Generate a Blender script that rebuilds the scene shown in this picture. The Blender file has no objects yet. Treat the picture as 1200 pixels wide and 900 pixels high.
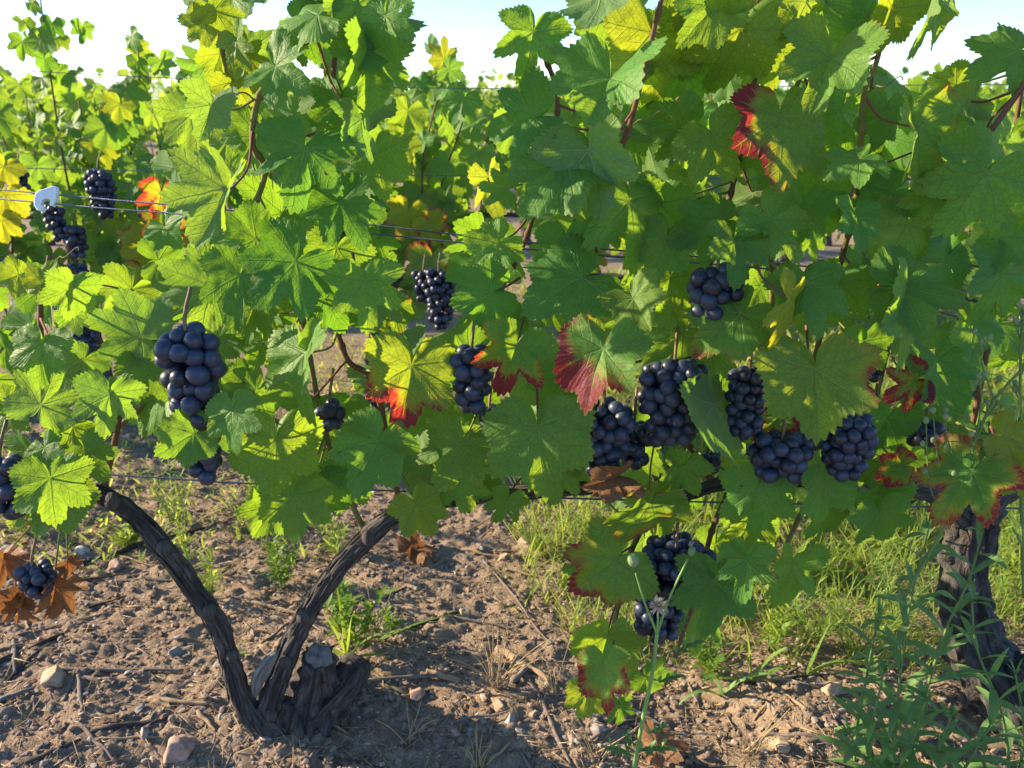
import bpy, math, random
import numpy as np
from mathutils import Vector, Quaternion, Matrix

random.seed(7)
RNG = np.random.default_rng(11)
R = math.radians
SC = bpy.context.scene
COL = SC.collection

# ------------------------------------------------------------------ camera
H, PITCH, F, W0, H0 = 0.98, R(20.6), 906.0, 1200.0, 900.0
cam_d = bpy.data.cameras.new('camera')
cam_d.sensor_width = 36.0
cam_d.lens = F / W0 * 36.0
cam_d.clip_start, cam_d.clip_end = 0.05, 2000
cam_d.dof.use_dof = True
cam_d.dof.focus_distance = 0.95
cam_d.dof.aperture_fstop = 8.5
cam = bpy.data.objects.new('camera', cam_d)
COL.objects.link(cam)
cam.location = (0, 0, H)
cam.rotation_euler = (math.pi / 2 - PITCH, 0, 0)
SC.camera = cam

# ------------------------------------------------------------------ sky, sun, exposure
SUN_EL, SUN_AZ = R(21), R(-77)          # azimuth from +Y, negative = left of the view
SC.world = bpy.data.worlds.new('World')
SC.world.use_nodes = True
wn = SC.world.node_tree
sky = wn.nodes.new('ShaderNodeTexSky')
sky.sky_type = 'NISHITA'
sky.sun_disc = False
sky.sun_elevation = SUN_EL
sky.sun_rotation = SUN_AZ
sky.air_density, sky.dust_density, sky.ozone_density = 0.9, 0.25, 5.0
bg = wn.nodes['Background']
bg.inputs['Strength'].default_value = 0.105
wn.links.new(sky.outputs[0], bg.inputs['Color'])
sun_d = bpy.data.lights.new('sun', 'SUN')
sun_d.energy = 4.5
sun_d.angle = R(0.5)
sun_d.color = (1.0, 0.80, 0.54)
sun = bpy.data.objects.new('sun', sun_d)
COL.objects.link(sun)
SDIR = Vector((math.sin(SUN_AZ) * math.cos(SUN_EL), math.cos(SUN_AZ) * math.cos(SUN_EL), math.sin(SUN_EL)))
sun.rotation_euler = SDIR.to_track_quat('Z', 'Y').to_euler()
SC.view_settings.view_transform = 'Standard'
SC.view_settings.look = 'None'
SC.view_settings.gamma = 1.0
SC.view_settings.use_curve_mapping = False
SC.view_settings.exposure = 1.76
SC.render.engine = 'CYCLES'
SC.cycles.max_bounces = 10
SC.cycles.transmission_bounces = 6
SC.cycles.diffuse_bounces = 5

# ------------------------------------------------------------------ pixel -> place
CR = np.array([1.0, 0, 0])
CF = np.array([0, math.cos(PITCH), -math.sin(PITCH)])
CU = np.array([0, math.sin(PITCH), math.cos(PITCH)])
CN = -CF
def ray(px, py):
    return CF + (px - 600) / F * CR - (py - 450) / F * CU
def at(px, py, Y):
    d = ray(px, py); t = Y / d[1]
    return np.array([0, 0, H]) + d * t
def dep(px, py, Y):
    return Y / ray(px, py)[1]

# ------------------------------------------------------------------ noise
_tabs = {}
def vnoise(x, y, seed=0):
    if seed not in _tabs:
        _tabs[seed] = np.random.default_rng(seed + 100).random((257, 257))
    T = _tabs[seed]
    x = np.asarray(x, float); y = np.asarray(y, float)
    xi = np.floor(x).astype(int); yi = np.floor(y).astype(int)
    fx = x - xi; fy = y - yi
    fx = fx * fx * (3 - 2 * fx); fy = fy * fy * (3 - 2 * fy)
    a = T[xi % 256, yi % 256]; b = T[(xi + 1) % 256, yi % 256]
    c = T[xi % 256, (yi + 1) % 256]; d = T[(xi + 1) % 256, (yi + 1) % 256]
    return (a * (1 - fx) + b * fx) * (1 - fy) + (c * (1 - fx) + d * fx) * fy
def fbm(x, y, o=3, seed=0):
    v = 0; a = 0.5
    for i in range(o):
        v = v + a * (vnoise(x, y, seed + i) - 0.5); a *= 0.5
        x = x * 2.03 + 7.1; y = y * 2.03 + 3.7
    return v
def gz(x, y):
    x = np.asarray(x, float); y = np.asarray(y, float)
    near = np.clip(1.0 - (np.hypot(x, y - 1.3) - 2.5) / 4, 0.0, 1.0)
    near = near * np.clip((2.15 - np.abs(x)) / .3, 0, 1) * np.clip((y - .32) / .15, 0, 1) * np.clip((2.78 - y) / .4, 0, 1)
    h = 0.05 * fbm(x * 1.7, y * 1.7, 2, 3)
    m = fbm(x * 14, y * 14, 3, 8)
    h = h + near * (0.024 * m + 0.018 * np.abs(fbm(x * 38, y * 38, 3, 14)) * 2 + 0.010 * fbm(x * 130, y * 130, 2, 20))
    h = h + 0.05 * np.exp(-((y - 1.03) / 0.22) ** 2) * np.clip(0.5 + fbm(x * 3, y * 3, 2, 30) * 2, 0, 1) * near
    return h - 0.03
def ground(px, py):
    d = ray(px, py); t = -H / d[2]
    p = np.array([0, 0, H]) + d * t
    for _ in range(3):
        z = float(gz(p[0], p[1]))
        t = (z - H) / d[2]; p = np.array([0, 0, H]) + d * t
    return p

# ------------------------------------------------------------------ objects
ORG = {}
def tag(o, label=None, cat=None, group=None, kind=None):
    if label: o['label'] = label
    if cat: o['category'] = cat
    if group: o['group'] = group
    if kind: o['kind'] = kind
    return o
def empty(name, loc, label=None, cat=None, group=None):
    o = bpy.data.objects.new(name, None)
    o.empty_display_size = 0.05
    COL.objects.link(o)
    o.location = [float(v) for v in loc]
    ORG[o.name] = np.array(loc, float)
    return tag(o, label, cat, group)
def link_mesh(name, me, parent=None, origin=(0, 0, 0)):
    o = bpy.data.objects.new(name, me)
    COL.objects.link(o)
    origin = np.array(origin, float)
    ORG[o.name] = origin
    if parent is not None:
        o.parent = parent
        o.location = [float(v) for v in origin - ORG[parent.name]]
    else:
        o.location = [float(v) for v in origin]
    return o

class MB:
    def __init__(s):
        s.v = []; s.f = []; s.uv = []; s.n = 0
    def add(s, v, f, uv=None):
        v = np.asarray(v, float)
        s.v.append(v)
        s.uv.append(np.asarray(uv, float) if uv is not None else np.zeros((len(v), 2)))
        s.f.extend([tuple(i + s.n for i in q) for q in f])
        s.n += len(v)
    def mesh(s, name, mat, origin=(0, 0, 0), smooth=True):
        V = np.concatenate(s.v) - np.array(origin, float)
        UV = np.concatenate(s.uv)
        me = bpy.data.meshes.new(name)
        me.from_pydata(V.tolist(), [], s.f)
        lay = me.uv_layers.new(name='UVMap')
        li = np.empty(len(me.loops), dtype=np.int32)
        me.loops.foreach_get('vertex_index', li)
        lay.data.foreach_set('uv', UV[li].astype(np.float32).ravel())
        if smooth:
            me.polygons.foreach_set('use_smooth', np.ones(len(me.polygons), dtype=bool))
        for m in (mat if isinstance(mat, (list, tuple)) else [mat]):
            me.materials.append(m)
        me.update()
        return me
    def build(s, name, mat, parent=None, origin=None, smooth=True):
        if origin is None:
            origin = ORG[parent.name] if parent is not None else (0, 0, 0)
        return link_mesh(name, s.mesh(name, mat, origin, smooth), parent, origin)

def norm(v):
    v = np.asarray(v, float); n = np.linalg.norm(v)
    return v / n if n > 1e-12 else v
def resample(pts, n):
    P = np.asarray(pts, float)
    if len(P) == 2:
        t = np.linspace(0, 1, n)[:, None]
        return P[0] * (1 - t) + P[1] * t
    A = np.vstack([2 * P[0] - P[1], P, 2 * P[-1] - P[-2]])
    out = []
    for u in np.linspace(0, len(P) - 1 - 1e-9, n):
        i = int(u); t = u - i
        a, b, c, d = A[i], A[i + 1], A[i + 2], A[i + 3]
        out.append(0.5 * (2 * b + (c - a) * t + (2 * a - 5 * b + 4 * c - d) * t * t + (3 * b - a - 3 * c + d) * t ** 3))
    return np.array(out)
def tube(mb, pts, rad, n=24, sides=8, bump=None, cap=True):
    """rad: list of radii at the control points"""
    P = resample(pts, n)
    rr = np.interp(np.linspace(0, 1, n), np.linspace(0, 1, len(rad)), rad)
    T = np.gradient(P, axis=0)
    T /= np.maximum(np.linalg.norm(T, axis=1, keepdims=True), 1e-9)
    ref = np.array([0.13, -0.9, 0.4]); ref = norm(ref - T[0] * ref.dot(T[0]))
    V = []; UV = []
    L = 0
    th = np.arange(sides) / sides * 2 * math.pi
    for i in range(n):
        ref = norm(ref - T[i] * ref.dot(T[i]))
        b = np.cross(T[i], ref)
        if i: L += np.linalg.norm(P[i] - P[i - 1])
        r = rr[i] * (np.ones(sides) if bump is None else bump(th, L, i / (n - 1)))
        V.append(P[i] + np.cos(th)[:, None] * r[:, None] * ref + np.sin(th)[:, None] * r[:, None] * b)
        UV.append(np.stack([th / (2 * math.pi), np.full(sides, L)], 1))
    V = np.concatenate(V); UV = np.concatenate(UV)
    Fc = []
    for i in range(n - 1):
        for j in range(sides):
            k = (j + 1) % sides
            Fc.append((i * sides + j, i * sides + k, (i + 1) * sides + k, (i + 1) * sides + j))
    if cap:
        Fc.append(tuple(range(sides))[::-1])
        Fc.append(tuple((n - 1) * sides + j for j in range(sides)))
    mb.add(V, Fc, UV)
    return P

# ------------------------------------------------------------------ node helpers
class NT:
    def __init__(s, name):
        s.m = bpy.data.materials.new(name); s.m.use_nodes = True
        s.t = s.m.node_tree; s.N = s.t.nodes; s.L = s.t.links
        s.p = s.N['Principled BSDF']; s.out = s.N['Material Output']
    def node(s, typ, **kw):
        n = s.N.new(typ)
        for k, v in kw.items(): setattr(n, k, v)
        return n
    def set(s, sock, v):
        if isinstance(v, bpy.types.NodeSocket): s.L.new(v, sock)
        elif v is not None: sock.default_value = v
    def m_(s, op, a, b=None, c=None, clamp=False):
        n = s.node('ShaderNodeMath', operation=op, use_clamp=clamp)
        s.set(n.inputs[0], a); s.set(n.inputs[1], b)
        if c is not None: s.set(n.inputs[2], c)
        return n.outputs[0]
    def mix(s, f, a, b):
        n = s.node('ShaderNodeMix', data_type='RGBA')
        s.set(n.inputs[0], f)
        s.set(n.inputs[6], (*a, 1) if isinstance(a, tuple) else a)
        s.set(n.inputs[7], (*b, 1) if isinstance(b, tuple) else b)
        return n.outputs[2]
    def fmix(s, f, a, b):
        n = s.node('ShaderNodeMix', data_type='FLOAT')
        s.set(n.inputs[0], f); s.set(n.inputs[2], a); s.set(n.inputs[3], b)
        return n.outputs[0]
    def ss(s, v, lo, hi):
        n = s.node('ShaderNodeMapRange', interpolation_type='SMOOTHSTEP')
        s.set(n.inputs[0], v); s.set(n.inputs[1], lo); s.set(n.inputs[2], hi)
        return n.outputs[0]
    def noise(s, vec, scale, detail=3, rough=0.55):
        n = s.node('ShaderNodeTexNoise')
        s.set(n.inputs['Vector'], vec); s.set(n.inputs['Scale'], scale)
        n.inputs['Detail'].default_value = detail; n.inputs['Roughness'].default_value = rough
        return n.outputs[0]
    def attr(s, name, typ='GEOMETRY'):
        n = s.node('ShaderNodeAttribute', attribute_type=typ, attribute_name=name)
        return n
    def bump(s, h, strength, dist):
        n = s.node('ShaderNodeBump')
        n.inputs['Strength'].default_value = strength; n.inputs['Distance'].default_value = dist
        s.set(n.inputs['Height'], h)
        return n.outputs[0]

# leaf -----------------------------------------------------------------
VEIN_ANG = (0.0, 50.0, -50.0, 104.0, -104.0)
def leaf_material(name, green=((0.046, 0.168, 0.036), (0.095, 0.250, 0.044)), trans=((0.20, 0.46, 0.022), (0.38, 0.60, 0.028)), dead=False):
    T = NT(name)
    uv = T.node('ShaderNodeUVMap').outputs[0]
    sep = T.node('ShaderNodeSeparateXYZ'); T.L.new(uv, sep.inputs[0])
    x = T.m_('MULTIPLY', T.m_('SUBTRACT', sep.outputs[0], 0.5), 2.5)
    y = T.m_('MULTIPLY', T.m_('SUBTRACT', sep.outputs[1], 0.5), 2.5)
    geo = T.node('ShaderNodeNewGeometry')
    oi = T.node('ShaderNodeObjectInfo')
    rnd = oi.outputs['Random']
    # wobble so the veins are not ruler straight
    vec = T.node('ShaderNodeVectorMath', operation='ADD')
    T.L.new(uv, vec.inputs[0])
    cmb = T.node('ShaderNodeCombineXYZ')
    T.L.new(T.m_('MULTIPLY', rnd, 37.0), cmb.inputs[0]); T.L.new(T.m_('MULTIPLY', rnd, 91.0), cmb.inputs[1]); T.L.new(T.m_('MULTIPLY', rnd, 13.0), cmb.inputs[2])
    T.L.new(cmb.outputs[0], vec.inputs[1])
    q = vec.outputs[0]
    wob = T.m_('MULTIPLY', T.m_('SUBTRACT', T.noise(q, 5.0, 2), 0.5), 0.10)
    x = T.m_('ADD', x, wob)
    bs = bd = None
    for a in VEIN_ANG:
        ca, sa = math.cos(R(a)), math.sin(R(a))
        sdist = T.m_('ADD', T.m_('MULTIPLY', x, sa), T.m_('MULTIPLY', y, ca))
        d = T.m_('ABSOLUTE', T.m_('SUBTRACT', T.m_('MULTIPLY', x, ca), T.m_('MULTIPLY', y, sa)))
        if bs is None: bs, bd = sdist, d
        else:
            g = T.m_('GREATER_THAN', sdist, bs)
            bd = T.fmix(g, bd, d); bs = T.m_('MAXIMUM', bs, sdist)
    wmain = T.m_('MULTIPLY', T.m_('SUBTRACT', 1.25, bs), 0.013)
    main = T.m_('SUBTRACT', 1.0, T.ss(bd, T.m_('MULTIPLY', wmain, 0.5), T.m_('MULTIPLY', wmain, 1.7)))
    sec = T.m_('DIVIDE', T.m_('SUBTRACT', bs, T.m_('MULTIPLY', bd, 0.95)), 0.17)
    sec = T.m_('ABSOLUTE', T.m_('SUBTRACT', T.m_('FRACT', T.m_('ADD', sec, 10.3)), 0.5))
    secm = T.m_('SUBTRACT', 1.0, T.ss(sec, 0.02, 0.075))
    vor = T.node('ShaderNodeTexVoronoi', feature='DISTANCE_TO_EDGE')
    T.L.new(q, vor.inputs['Vector']); vor.inputs['Scale'].default_value = 36.0
    ret = T.m_('SUBTRACT', 1.0, T.ss(vor.outputs['Distance'], 0.0, 0.16))
    vein = T.m_('MAXIMUM', main, T.m_('MULTIPLY', secm, 0.7), clamp=True)
    edge = T.attr('edge').outputs['Fac']
    # leaf-to-leaf and patch-to-patch differences
    n1 = T.noise(q, 2.6, 4)
    n2 = T.noise(geo.outputs['Position'], 9.0, 2)
    patch = T.m_('ADD', T.m_('MULTIPLY', n1, 0.6), T.m_('ADD', T.m_('MULTIPLY', rnd, 0.5), T.m_('MULTIPLY', n2, 0.35)))
    patch = T.ss(patch, 0.35, 1.0)
    col = T.mix(patch, green[0], green[1]); trn = T.mix(patch, trans[0], trans[1])
    if not dead:
        yel = T.attr('yellow', 'OBJECT').outputs['Fac']
        aut = T.attr('autumn', 'OBJECT').outputs['Fac']
        col = T.mix(T.m_('MULTIPLY', yel, 0.8), col, (0.20, 0.24, 0.022)); trn = T.mix(yel, trn, (0.62, 0.60, 0.02))
    # pale veins, darker reticulation
    col = T.mix(T.m_('MULTIPLY', vein, 0.6), col, (0.20, 0.32, 0.09) if not dead else (0.16, 0.07, 0.03))
    trn = T.mix(T.m_('MULTIPLY', T.m_('MAXIMUM', T.m_('MULTIPLY', ret, .6), vein), 0.45), trn, (0.14, 0.24, 0.01) if not dead else (0.25, 0.08, 0.01))
    col = T.mix(T.m_('MULTIPLY', ret, 0.28), col, (0.035, 0.09, 0.02) if not dead else (0.06, 0.03, 0.015))
    if not dead:
        n3 = T.noise(q, 6.5, 5, 0.65)
        asym = T.noise(q, 2.3, 1)
        e2 = T.m_('POWER', edge, 2.0)
        score = T.m_('ADD', T.m_('MULTIPLY', e2, 0.5), T.m_('ADD', T.m_('MULTIPLY', n3, 1.0), T.m_('MULTIPLY', asym, 1.0)))
        score = T.m_('SUBTRACT', score, T.m_('MULTIPLY', vein, 0.30))
        rdx = T.attr('red_x', 'OBJECT').outputs['Fac']; rdy = T.attr('red_y', 'OBJECT').outputs['Fac']
        score = T.m_('ADD', score, T.m_('ADD', T.m_('MULTIPLY', x, rdx), T.m_('MULTIPLY', y, rdy)))
        thr = T.m_('SUBTRACT', 2.1, T.m_('MULTIPLY', aut, 0.70))
        on = T.ss(aut, 0.02, 0.10)
        ym = T.m_('MULTIPLY', T.ss(score, T.m_('SUBTRACT', thr, 0.30), T.m_('ADD', thr, .04)), on)
        rm = T.m_('MULTIPLY', T.ss(score, T.m_('SUBTRACT', thr, 0.10), T.m_('ADD', thr, 0.16)), on)
        col = T.mix(T.m_('MULTIPLY', ym, 0.75), col, (0.20, 0.22, 0.03)); trn = T.mix(T.m_('MULTIPLY', ym, 0.8), trn, (0.72, 0.55, 0.02))
        rcol = T.mix(n1, (0.085, 0.016, 0.034), (0.22, 0.035, 0.04))
        col = T.mix(rm, col, rcol); trn = T.mix(rm, trn, (0.62, 0.06, 0.03))
        # tiny brown specks and a thin tan rim
        sp = T.ss(T.noise(q, 23.0, 2), 0.69, 0.74)
        col = T.mix(T.m_('MULTIPLY', sp, 0.7), col, (0.10, 0.055, 0.02))
        rim = T.m_('MULTIPLY', T.ss(T.m_('ADD', edge, T.m_('MULTIPLY', n3, 0.05)), 1.0, 1.02), 0.6)
        col = T.mix(rim, col, (0.20, 0.17, 0.04))
        # underside is paler and duller
        under = T.mix(0.62, col, (0.16, 0.235, 0.115))
        under = T.mix(T.m_('MULTIPLY', vein, 0.5), under, (0.28, 0.34, 0.20))
        col = T.mix(T.m_('MULTIPLY', geo.outputs['Backfacing'], 0.9), col, under)
    T.L.new(col, T.p.inputs['Base Color'])
    T.set(T.p.inputs['Roughness'], T.fmix(geo.outputs['Backfacing'], 0.52, 0.8))
    T.p.inputs['Specular IOR Level'].default_value = 0.24 if not dead else 0.12
    hgt = T.m_('SUBTRACT', T.m_('MULTIPLY', T.noise(q, 9.0, 2), 0.9), T.m_('ADD', T.m_('MULTIPLY', main, 0.7), T.m_('ADD', T.m_('MULTIPLY', secm, 0.5), T.m_('MULTIPLY', ret, 0.08))))
    bp = T.bump(hgt, 0.6, 0.0026)
    T.L.new(bp, T.p.inputs['Normal'])
    tr = T.node('ShaderNodeBsdfTranslucent')
    T.L.new(trn, tr.inputs['Color']); T.L.new(bp, tr.inputs['Normal'])
    mx = T.node('ShaderNodeMixShader'); mx.inputs[0].default_value = 0.45 if not dead else 0.2
    T.L.new(T.p.outputs[0], mx.inputs[1]); T.L.new(tr.outputs[0], mx.inputs[2])
    T.L.new(mx.outputs[0], T.out.inputs['Surface'])
    return T.m
M_LEAF = leaf_material('vine_leaf')
M_DEAD = leaf_material('dead_leaf', ((0.15, 0.075, 0.038), (0.25, 0.14, 0.075)), ((0.40, 0.15, 0.03), (0.50, 0.22, 0.05)), True)

def thin_leaf_material(name, c1, c2, t1, t2, mixf=0.4, rough=0.55):
    T = NT(name)
    geo = T.node('ShaderNodeNewGeometry')
    n = T.noise(geo.outputs['Position'], 30.0, 2)
    isl = geo.outputs['Random Per Island']
    f = T.ss(T.m_('ADD', T.m_('MULTIPLY', n, 0.6), T.m_('MULTIPLY', isl, 0.6)), 0.2, 0.95)
    uv = T.node('ShaderNodeUVMap').outputs[0]
    sep = T.node('ShaderNodeSeparateXYZ'); T.L.new(uv, sep.inputs[0])
    rib = T.m_('SUBTRACT', 1.0, T.ss(T.m_('ABSOLUTE', T.m_('SUBTRACT', sep.outputs[0], 0.5)), 0.02, 0.09))
    c = T.mix(f, c1, c2)
    c = T.mix(T.m_('MULTIPLY', rib, 0.3), c, (min(1, c2[0] * 1.8), min(1, c2[1] * 1.5), min(1, c2[2] * 1.8)))
    T.L.new(c, T.p.inputs['Base Color'])
    T.p.inputs['Roughness'].default_value = rough
    T.p.inputs['Specular IOR Level'].default_value = 0.3
    tr = T.node('ShaderNodeBsdfTranslucent'); T.L.new(T.mix(f, t1, t2), tr.inputs['Color'])
    mx = T.node('ShaderNodeMixShader'); mx.inputs[0].default_value = mixf
    T.L.new(T.p.outputs[0], mx.inputs[1]); T.L.new(tr.outputs[0], mx.inputs[2])
    T.L.new(mx.outputs[0], T.out.inputs['Surface'])
    return T.m
M_FLEA = thin_leaf_material('fleabane_leaf', (0.095, 0.220, 0.066), (0.175, 0.300, 0.100), (0.16, 0.30, 0.03), (0.25, 0.40, 0.05), 0.35)
M_GRASS = thin_leaf_material('green_blade', (0.06, 0.15, 0.02), (0.12, 0.22, 0.04), (0.30, 0.45, 0.03), (0.42, 0.55, 0.05))
M_COVER = thin_leaf_material('low_weed', (0.11, 0.20, 0.03), (0.21, 0.30, 0.06), (0.42, 0.55, 0.05), (0.62, 0.70, 0.11), 0.48)
M_FAR = thin_leaf_material('far_vine_leaf', (0.05, 0.14, 0.03), (0.10, 0.20, 0.045), (0.25, 0.42, 0.03), (0.42, 0.52, 0.05), 0.45)
M_STRAW = thin_leaf_material('dry_straw', (0.30, 0.22, 0.12), (0.42, 0.33, 0.19), (0.4, 0.3, 0.12), (0.5, 0.4, 0.2), 0.2)
M_FLUFF = thin_leaf_material('seed_fluff', (0.55, 0.47, 0.33), (0.68, 0.60, 0.45), (0.6, 0.5, 0.3), (0.7, 0.6, 0.4), 0.3)
M_BUD = thin_leaf_material('pale_bud', (0.16, 0.25, 0.10), (0.26, 0.34, 0.15), (0.3, 0.42, 0.1), (0.4, 0.5, 0.15), 0.25)

def bark_material(name, c1, c2, c3, freq=9.0, dist=0.004):
    T = NT(name)
    uv = T.node('ShaderNodeUVMap').outputs[0]
    tc = T.node('ShaderNodeTexCoord')
    mp = T.node('ShaderNodeMapping'); T.L.new(uv, mp.inputs[0]); mp.inputs['Scale'].default_value = (freq, 16.0, 1)
    fib = T.noise(mp.outputs[0], 1.6, 6, 0.65)
    mp2 = T.node('ShaderNodeMapping'); T.L.new(uv, mp2.inputs[0]); mp2.inputs['Scale'].default_value = (freq * 3, 30.0, 1)
    fib2 = T.noise(mp2.outputs[0], 1.5, 4, 0.7)
    big = T.noise(tc.outputs['Object'], 22.0, 4)
    c = T.mix(T.ss(fib, 0.35, 0.65), c1, c2)
    c = T.mix(T.m_('MULTIPLY', T.ss(fib2, 0.55, 0.75), 0.7), c, c3)
    c = T.mix(T.m_('MULTIPLY', T.ss(big, 0.5, 0.75), 0.4), c, c1)
    T.L.new(c, T.p.inputs['Base Color'])
    T.p.inputs['Roughness'].default_value = 0.85
    T.p.inputs['Specular IOR Level'].default_value = 0.2
    h = T.m_('ADD', T.m_('MULTIPLY', fib, 1.0), T.m_('MULTIPLY', fib2, 0.5))
    T.L.new(T.bump(h, 1.0, dist), T.p.inputs['Normal'])
    return T.m
M_BARK = bark_material('vine_bark', (0.038, 0.035, 0.034), (0.145, 0.134, 0.128), (0.32, 0.30, 0.285), 15, 0.006)
M_BARK2 = bark_material('old_bark', (0.032, 0.030, 0.030), (0.108, 0.100, 0.096), (0.23, 0.215, 0.205), 16, 0.008)
M_CANE = bark_material('cane_bark', (0.10, 0.055, 0.035), (0.20, 0.11, 0.065), (0.30, 0.19, 0.12), 7, 0.001)
M_SHOOT = bark_material('green_shoot', (0.13, 0.13, 0.04), (0.20, 0.17, 0.06), (0.26, 0.14, 0.08), 4, 0.0006)
M_PET = bark_material('petiole_skin', (0.16, 0.055, 0.045), (0.24, 0.10, 0.07), (0.24, 0.20, 0.07), 3, 0.0003)
M_PETG = bark_material('green_petiole_skin', (0.12, 0.16, 0.04), (0.19, 0.20, 0.07), (0.22, 0.12, 0.07), 3, 0.0003)
M_WOOD = bark_material('weathered_wood', (0.14, 0.13, 0.125), (0.24, 0.23, 0.22), (0.36, 0.34, 0.32), 6, 0.003)
M_TWIG = bark_material('grey_twig', (0.13, 0.10, 0.085), (0.24, 0.20, 0.17), (0.34, 0.30, 0.26), 5, 0.0012)
M_TWIGD = bark_material('dark_twig', (0.035, 0.030, 0.028), (0.075, 0.065, 0.06), (0.13, 0.11, 0.10), 5, 0.0012)
M_TWIGT = bark_material('tan_twig', (0.25, 0.17, 0.10), (0.36, 0.27, 0.17), (0.46, 0.37, 0.26), 5, 0.0012)
M_TSTEM = bark_material('thistle_stem', (0.17, 0.30, 0.07), (0.24, 0.38, 0.11), (0.30, 0.40, 0.15), 5, 0.0003)
M_STEM = bark_material('weed_stem', (0.10, 0.17, 0.05), (0.16, 0.24, 0.08), (0.22, 0.27, 0.10), 5, 0.0003)

def grape_material():
    T = NT('grape_skin')
    tc = T.node('ShaderNodeTexCoord'); oi = T.node('ShaderNodeObjectInfo')
    v = T.node('ShaderNodeVectorMath', operation='ADD'); T.L.new(tc.outputs['Object'], v.inputs[0])
    cmb = T.node('ShaderNodeCombineXYZ'); T.L.new(T.m_('MULTIPLY', oi.outputs['Random'], 50.0), cmb.inputs[0]); T.L.new(cmb.outputs[0], v.inputs[1])
    n = T.noise(v.outputs[0], 170.0, 4, 0.6)
    n2 = T.noise(v.outputs[0], 700.0, 2)
    f = T.m_('MULTIPLY', T.ss(T.m_('ADD', n, T.m_('MULTIPLY', n2, 0.25)), 0.40, 0.85), T.m_('ADD', 0.25, T.m_('MULTIPLY', oi.outputs['Random'], 0.7)))
    c = T.mix(f, (0.006, 0.006, 0.014), (0.062, 0.090, 0.165))
    T.L.new(c, T.p.inputs['Base Color'])
    T.set(T.p.inputs['Roughness'], T.fmix(f, 0.33, 0.6))
    T.p.inputs['Specular IOR Level'].default_value = 0.45
    return T.m
M_GRAPE = grape_material()
def simple(name, c, rough=0.5, metal=0.0, var=0.0, scale=60):
    T = NT(name)
    if var:
        geo = T.node('ShaderNodeNewGeometry')
        n = T.noise(geo.outputs['Position'], scale, 4, 0.65)
        col = T.mix(T.ss(n, 0.3, 0.7), tuple(x * (1 - var) for x in c), tuple(min(1, x * (1 + var)) for x in c))
        T.L.new(col, T.p.inputs['Base Color'])
        T.L.new(T.bump(n, 0.5, 0.0015), T.p.inputs['Normal'])
    else:
        T.p.inputs['Base Color'].default_value = (*c, 1)
    T.p.inputs['Roughness'].default_value = rough; T.p.inputs['Metallic'].default_value = metal
    return T.m
M_WIRE = simple('galvanised_wire', (0.10, 0.13, 0.17), 0.42, 0.85, 0.15, 300)
M_CLIP = simple('white_plastic', (0.75, 0.77, 0.80), 0.45, 0, 0.05, 120)
M_RACH = simple('bunch_stalk', (0.16, 0.10, 0.05), 0.7, 0, 0.3, 120)
M_CUT = simple('cut_wood', (0.12, 0.114, 0.107), 0.9, 0, 0.35, 90)
M_ROCK = {'grey': simple('grey_stone', (0.25, 0.22, 0.20), 0.9, 0, 0.3, 90),
          'tan': simple('tan_stone', (0.33, 0.24, 0.16), 0.9, 0, 0.3, 80),
          'pinkish': simple('pinkish_stone', (0.31, 0.20, 0.155), 0.9, 0, 0.3, 80),
          'pale': simple('pale_stone', (0.42, 0.38, 0.34), 0.9, 0, 0.2, 80)}
def gravel_material():
    T = NT('mixed_gravel')
    geo = T.node('ShaderNodeNewGeometry')
    cr = T.node('ShaderNodeValToRGB')
    T.L.new(geo.outputs['Random Per Island'], cr.inputs[0])
    cr.color_ramp.interpolation = 'LINEAR'
    e = cr.color_ramp.elements
    e[0].color = (0.13, 0.095, 0.075, 1); e[1].color = (0.40, 0.36, 0.33, 1)
    for p, c in ((0.3, (0.21, 0.15, 0.11, 1)), (0.55, (0.27, 0.185, 0.13, 1)), (0.75, (0.24, 0.21, 0.195, 1)), (0.9, (0.33, 0.23, 0.18, 1))):
        k = e.new(p); k.color = c
    n = T.noise(geo.outputs['Position'], 250.0, 3)
    T.L.new(T.mix(T.m_('MULTIPLY', n, 0.5), cr.outputs[0], (0.16, 0.115, 0.085)), T.p.inputs['Base Color'])
    T.p.inputs['Roughness'].default_value = 0.92; T.p.inputs['Specular IOR Level'].default_value = 0.2
    T.L.new(T.bump(n, 0.6, 0.001), T.p.inputs['Normal'])
    return T.m
M_GRAVEL = gravel_material()
def soil_material():
    T = NT('stony_soil')
    geo = T.node('ShaderNodeNewGeometry'); P = geo.outputs['Position']
    a = T.noise(P, 3.0, 4); b = T.noise(P, 40.0, 6, 0.7); c = T.noise(P, 220.0, 4, 0.7)
    col = T.mix(T.ss(a, 0.35, 0.65), (0.205, 0.146, 0.098), (0.275, 0.200, 0.136))
    col = T.mix(T.m_('MULTIPLY', T.ss(b, 0.42, 0.7), 0.75), col, (0.33, 0.26, 0.20))
    col = T.mix(T.m_('MULTIPLY', T.ss(c, 0.5, 0.75), 0.6), col, (0.38, 0.31, 0.25))
    col = T.mix(T.m_('MULTIPLY', T.ss(c, 0.5, 0.25), 0.5), col, (0.085, 0.058, 0.042))
    T.L.new(col, T.p.inputs['Base Color'])
    T.p.inputs['Roughness'].default_value = 0.95; T.p.inputs['Specular IOR Level'].default_value = 0.15
    T.L.new(T.bump(T.m_('ADD', T.m_('MULTIPLY', b, 1.0), T.m_('MULTIPLY', c, 0.5)), 0.9, 0.008), T.p.inputs['Normal'])
    return T.m
M_SOIL = soil_material()

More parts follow.
